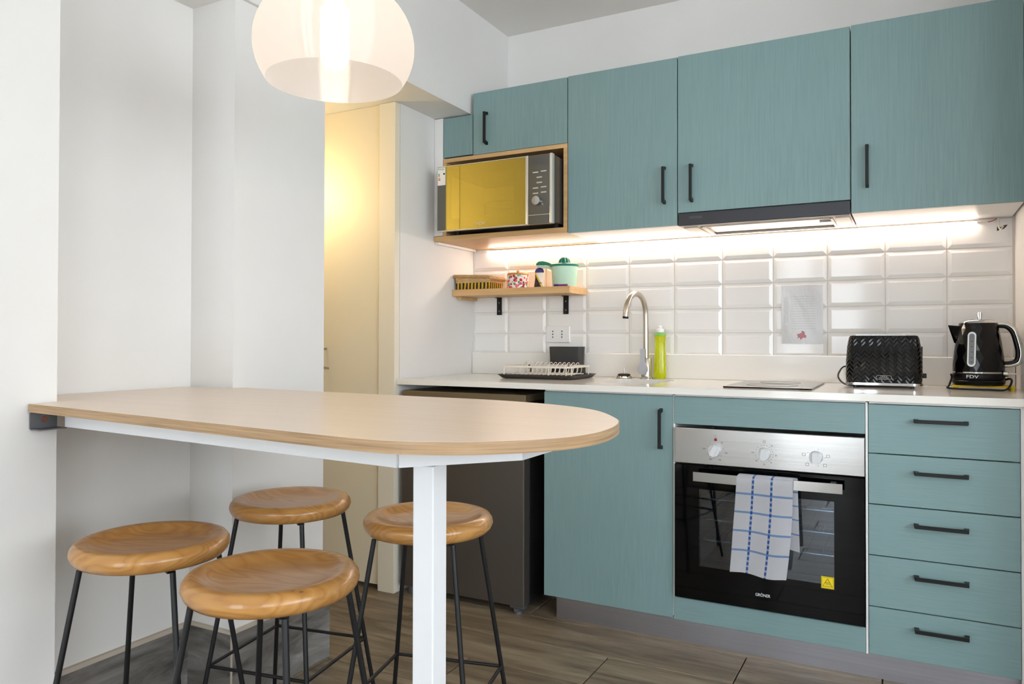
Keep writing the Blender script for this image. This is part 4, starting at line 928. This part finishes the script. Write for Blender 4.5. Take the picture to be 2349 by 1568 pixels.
pth = spline([(kx+0.06, ky+0.03, zk+0.01), (kx+0.088, ky+0.01, zk+0.022), (kx+0.090, ky-0.03, zk+0.012), (kx+0.07, ky-0.072, ZC+0.0045), (kx+0.02, ky-0.092, ZC+0.0042), (kx-0.05, ky-0.085, ZC+0.0042), (kx-0.090, ky-0.05, ZC+0.0045), (kx-0.085, ky-0.01, ZC+0.012), (kx-0.078, ky-0.02, zk+0.022), (kx-0.080, ky-0.028, zk+0.034), (kx-0.0785, ky-0.012, zk+0.030)], 6)
obj('power_cord', MB().tube(pth, 0.0034, 8), 'cord_black', ke, smooth=60)

# ------------------------------------------------------------------ bar table
ZT = 0.901
tb = thing('bar_table', 'pale laminate bar table with rounded end and white steel frame', 'table', (0.6, -1.95, 0))
curve = [(0.60, -1.618), (0.788, -1.620), (0.918, -1.640), (1.045, -1.684), (1.141, -1.753), (1.218, -1.862), (1.252, -1.935), (1.270, -2.025), (1.268, -2.108), (1.237, -2.187), (1.171, -2.257), (1.120, -2.289), (1.065, -2.308), (0.985, -2.309), (0.80, -2.290)]
cp_ = [(p_.x, p_.y) for p_ in spline([(x, y, 0) for x, y in curve], 6)]
outl = [(XC+0.002, -1.586)] + [(0.3, -1.606)] + cp_ + [(0.559, -2.264), (0.256, -2.229), (XP+0.008, -2.204), (XP+0.002, YP-0.002), (-0.195, YP+0.002), (-0.195, -1.6345), (XC+0.002, -1.6345)]
top = obj('tabletop', MB().prism(outl, ZT-0.0165, ZT), 'table_laminate', tb)
eb = MB(); E_ = [(0.3, -1.606)] + cp_ + [(0.559, -2.264), (0.256, -2.229), (XP+0.008, -2.204)]
rings = []
for k, (x, y) in enumerate(E_):
    a, b_ = Vector(E_[max(k-1, 0)]), Vector(E_[min(k+1, len(E_)-1)]); d_ = (b_-a).normalized(); nv = Vector((-d_.y, d_.x))
    i_ = Vector((x, y))-nv*0.0002*-1; o_ = Vector((x, y))+nv*0.0014
    rings.append([Vector((i_.x, i_.y, ZT-0.0003)), Vector((o_.x, o_.y, ZT-0.0006)), Vector((o_.x, o_.y, ZT-0.0178)), Vector((i_.x, i_.y, ZT-0.018))])
eb.loft(rings); obj('edge_band', eb, 'oak_edge', top)
def bar(pa, pb, w, z0, z1):
    a, b_ = Vector(pa), Vector(pb); d_ = (b_-a).normalized(); nv = Vector((-d_.y, d_.x))*w/2
    return MB().loft([[Vector((p_.x+s_*nv.x, p_.y+s_*nv.y, z)) for s_, z in ((1, z0), (1, z1), (-1, z1), (-1, z0))] for p_ in (a, b_)])
FR = [(0.052, -2.125), (1.000, -2.207), (1.122, -2.063), (1.122, -1.850), (1.000, -1.715), (0.052, -1.690)]
for pa, pb in zip(FR[:-1], FR[1:]):
    a, b_ = Vector(pa), Vector(pb); e_ = (b_-a).normalized()*0.006
    obj('frame_bar', bar(a-e_, b_+e_, 0.034, ZT-0.054, ZT-0.018), 'white_powder', tb)
obj('leg', B(1.0095, 1.0475, -2.188, -2.150, 0.0, ZT-0.0545, bev=0.002), 'white_powder', tb)
bk = obj('wall_bracket', B(XP+0.001, 0.017, -2.20, -2.142, ZT-0.055, ZT-0.0195).box(0.017, 0.052, -2.20, -2.142, ZT-0.057, ZT-0.0545), 'galvanised', tb)
obj('screw', MB().cyl((0.017, -2.170, ZT-0.036), (0.021, -2.170, ZT-0.036), 0.006, 0.005, 12), 'screw_red', bk, smooth=40)

# ------------------------------------------------------------------ stools
def make_stool():
    s_ = thing('bar_stool', 'x', 'stool', (0, 0, 0), 'pine seated bar stools at the table')
    pr = [(0.0, 0.6085), (0.04, 0.6095), (0.085, 0.6125), (0.105, 0.6165), (0.120, 0.6245), (0.135, 0.6275), (0.146, 0.624), (0.1525, 0.615), (0.154, 0.606), (0.150, 0.596), (0.142, 0.588), (0.13, 0.5845), (0.09, 0.5825), (0.0, 0.5825)]
    n = 48; mb = MB(); bm = mb.bm
    R = [[bm.verts.new((r_*math.cos(2*PI*k/n), r_*math.sin(2*PI*k/n), z)) for k in range(n)] for r_, z in pr[1:-1]]
    for i in range(len(R)-1): mb.bridge(R[i], R[i+1])
    bm.faces.new(R[0]); bm.faces.new(R[-1])
    obj('seat', mb, 'pine_seat', s_, smooth=50)
    ang = [PI/4+k*PI/2 for k in range(4)]
    lp = lambda a, z: (( 0.135+(0.24-0.135)*(0.583-z)/0.583)*math.cos(a), (0.135+(0.24-0.135)*(0.583-z)/0.583)*math.sin(a), z)
    for a in ang:
        obj('leg', MB().tube([lp(a, 0.5822), lp(a, 0.4), lp(a, 0.2), lp(a, 0.0)], 0.0058, 10), 'black_powder', s_, smooth=50)
    for k in range(4):
        obj('stretcher', MB().tube([lp(ang[k], 0.222), lp(ang[(k+1) % 4], 0.222)], 0.0045, 8), 'black_powder', s_, smooth=50)
    mb = MB()
    for k in range(2):
        c_, d_ = math.cos(ang[k]), math.sin(ang[k]); q = Vector((-d_, c_, 0))*0.008; a_ = Vector((c_, d_, 0))*0.128
        mb.loft([[p_+q+Vector((0, 0, 0.5825)), p_-q+Vector((0, 0, 0.5825)), p_-q+Vector((0, 0, 0.5795)), p_+q+Vector((0, 0, 0.5795))] for p_ in (a_, -a_)])
    obj('seat_plate', mb, 'black_powder', s_)
    return s_
def copy_tree(o, parent=None):
    c_ = o.copy(); COL.objects.link(c_); c_.parent = parent
    for ch in list(o.children): copy_tree(ch, c_)
    return c_
proto = make_stool()
SP = [((0.671, -1.648), 13, 'pine bar stool standing behind the white table leg, before the fridge'),
      ((0.283, -2.100), 24, 'pine bar stool beside the alcove skirting, nearest the wall bracket'),
      ((0.673, -2.146), 9, 'pine bar stool with a small dark knot on its seat edge'),
      ((0.246, -1.662), 10, 'pine bar stool standing in front of the white column')]
for i, ((x, y), a, lb_) in enumerate(SP):
    s_ = proto if i == 0 else copy_tree(proto)
    s_.location = (x, y, 0); s_.rotation_euler = (0, 0, math.radians(a)); s_['label'] = lb_
    if i == 2:
        k_ = MB()
        for a_, r_, w_ in ((-0.62, 0.1465, 0.0035), (-0.70, 0.140, 0.002)):
            ang_ = a_; k_.lathe([(w_, 0.6255 if r_ > 0.145 else 0.6275), (w_*0.6, 0.6262 if r_ > 0.145 else 0.6280)], r_*math.cos(ang_), r_*math.sin(ang_), 10)
        kn = obj('knot', k_, 'cabinet_edge', None); kn.parent = s_

# ------------------------------------------------------------------ lamps
LX, LY, LZ = 0.614, -1.920, 1.660
la = thing('pendant_lamp', 'large frosted dome pendant lamp over the bar table', 'lamp', (LX, LY, 1.58))
prof = []
for k in range(25):
    a = -0.5655+(1.42+0.5655)*k/24; prof.append((0.167*math.cos(a), LZ+0.142*math.sin(a)))
inn = [(r_-0.0025, z) for r_, z in prof[::-1]]
mb = MB(); n = 64; pp = prof+inn
R = [[Vector((LX+r_*math.cos(2*PI*k/n), LY+r_*math.sin(2*PI*k/n), z)) for k in range(n)] for r_, z in prof]
mb.loft(R, cap0=False, cap1=False)
obj('shade', mb, 'shade_plastic', la, smooth=60)
obj('bulb', MB().lathe([(0.004, 1.6105), (0.014, 1.6125), (0.022, 1.618), (0.0275, 1.627), (0.030, 1.640), (0.030, 1.735), (0.016, 1.75)], LX, LY, 40), 'bulb_emit', la, smooth=50)
obj('socket', MB().lathe([(0.022, 1.7505), (0.022, 1.80), (0.012, 1.812)], LX, LY, 20), 'white_plastic', la, smooth=40)
obj('cord', MB().tube([(LX, LY, 1.811), (LX, LY, 2.455)], 0.003, 8), 'cord_white', la)
obj('ceiling_rose', MB().lathe([(0.012, 2.45), (0.05, 2.46), (0.055, 2.479)], LX, LY, 28), 'white_plastic', la, smooth=40)
ha = thing('hall_lamp', 'bare warm bulb hanging in the passage behind the column', 'lamp', (-0.64, -0.85, 1.62))
obj('bulb', MB().lathe([(0.010, 1.62), (0.032, 1.635), (0.040, 1.66), (0.032, 1.69), (0.016, 1.715)], -0.64, -0.85, 16), 'hall_emit', ha, smooth=50)
obj('socket', MB().lathe([(0.018, 1.7155), (0.018, 1.76), (0.008, 1.765)], -0.64, -0.85, 16), 'white_plastic', ha, smooth=40)
obj('cord', MB().tube([(-0.64, -0.85, 1.764), (-0.64, -0.85, SOF-0.001)], 0.003, 8), 'cord_white', ha)
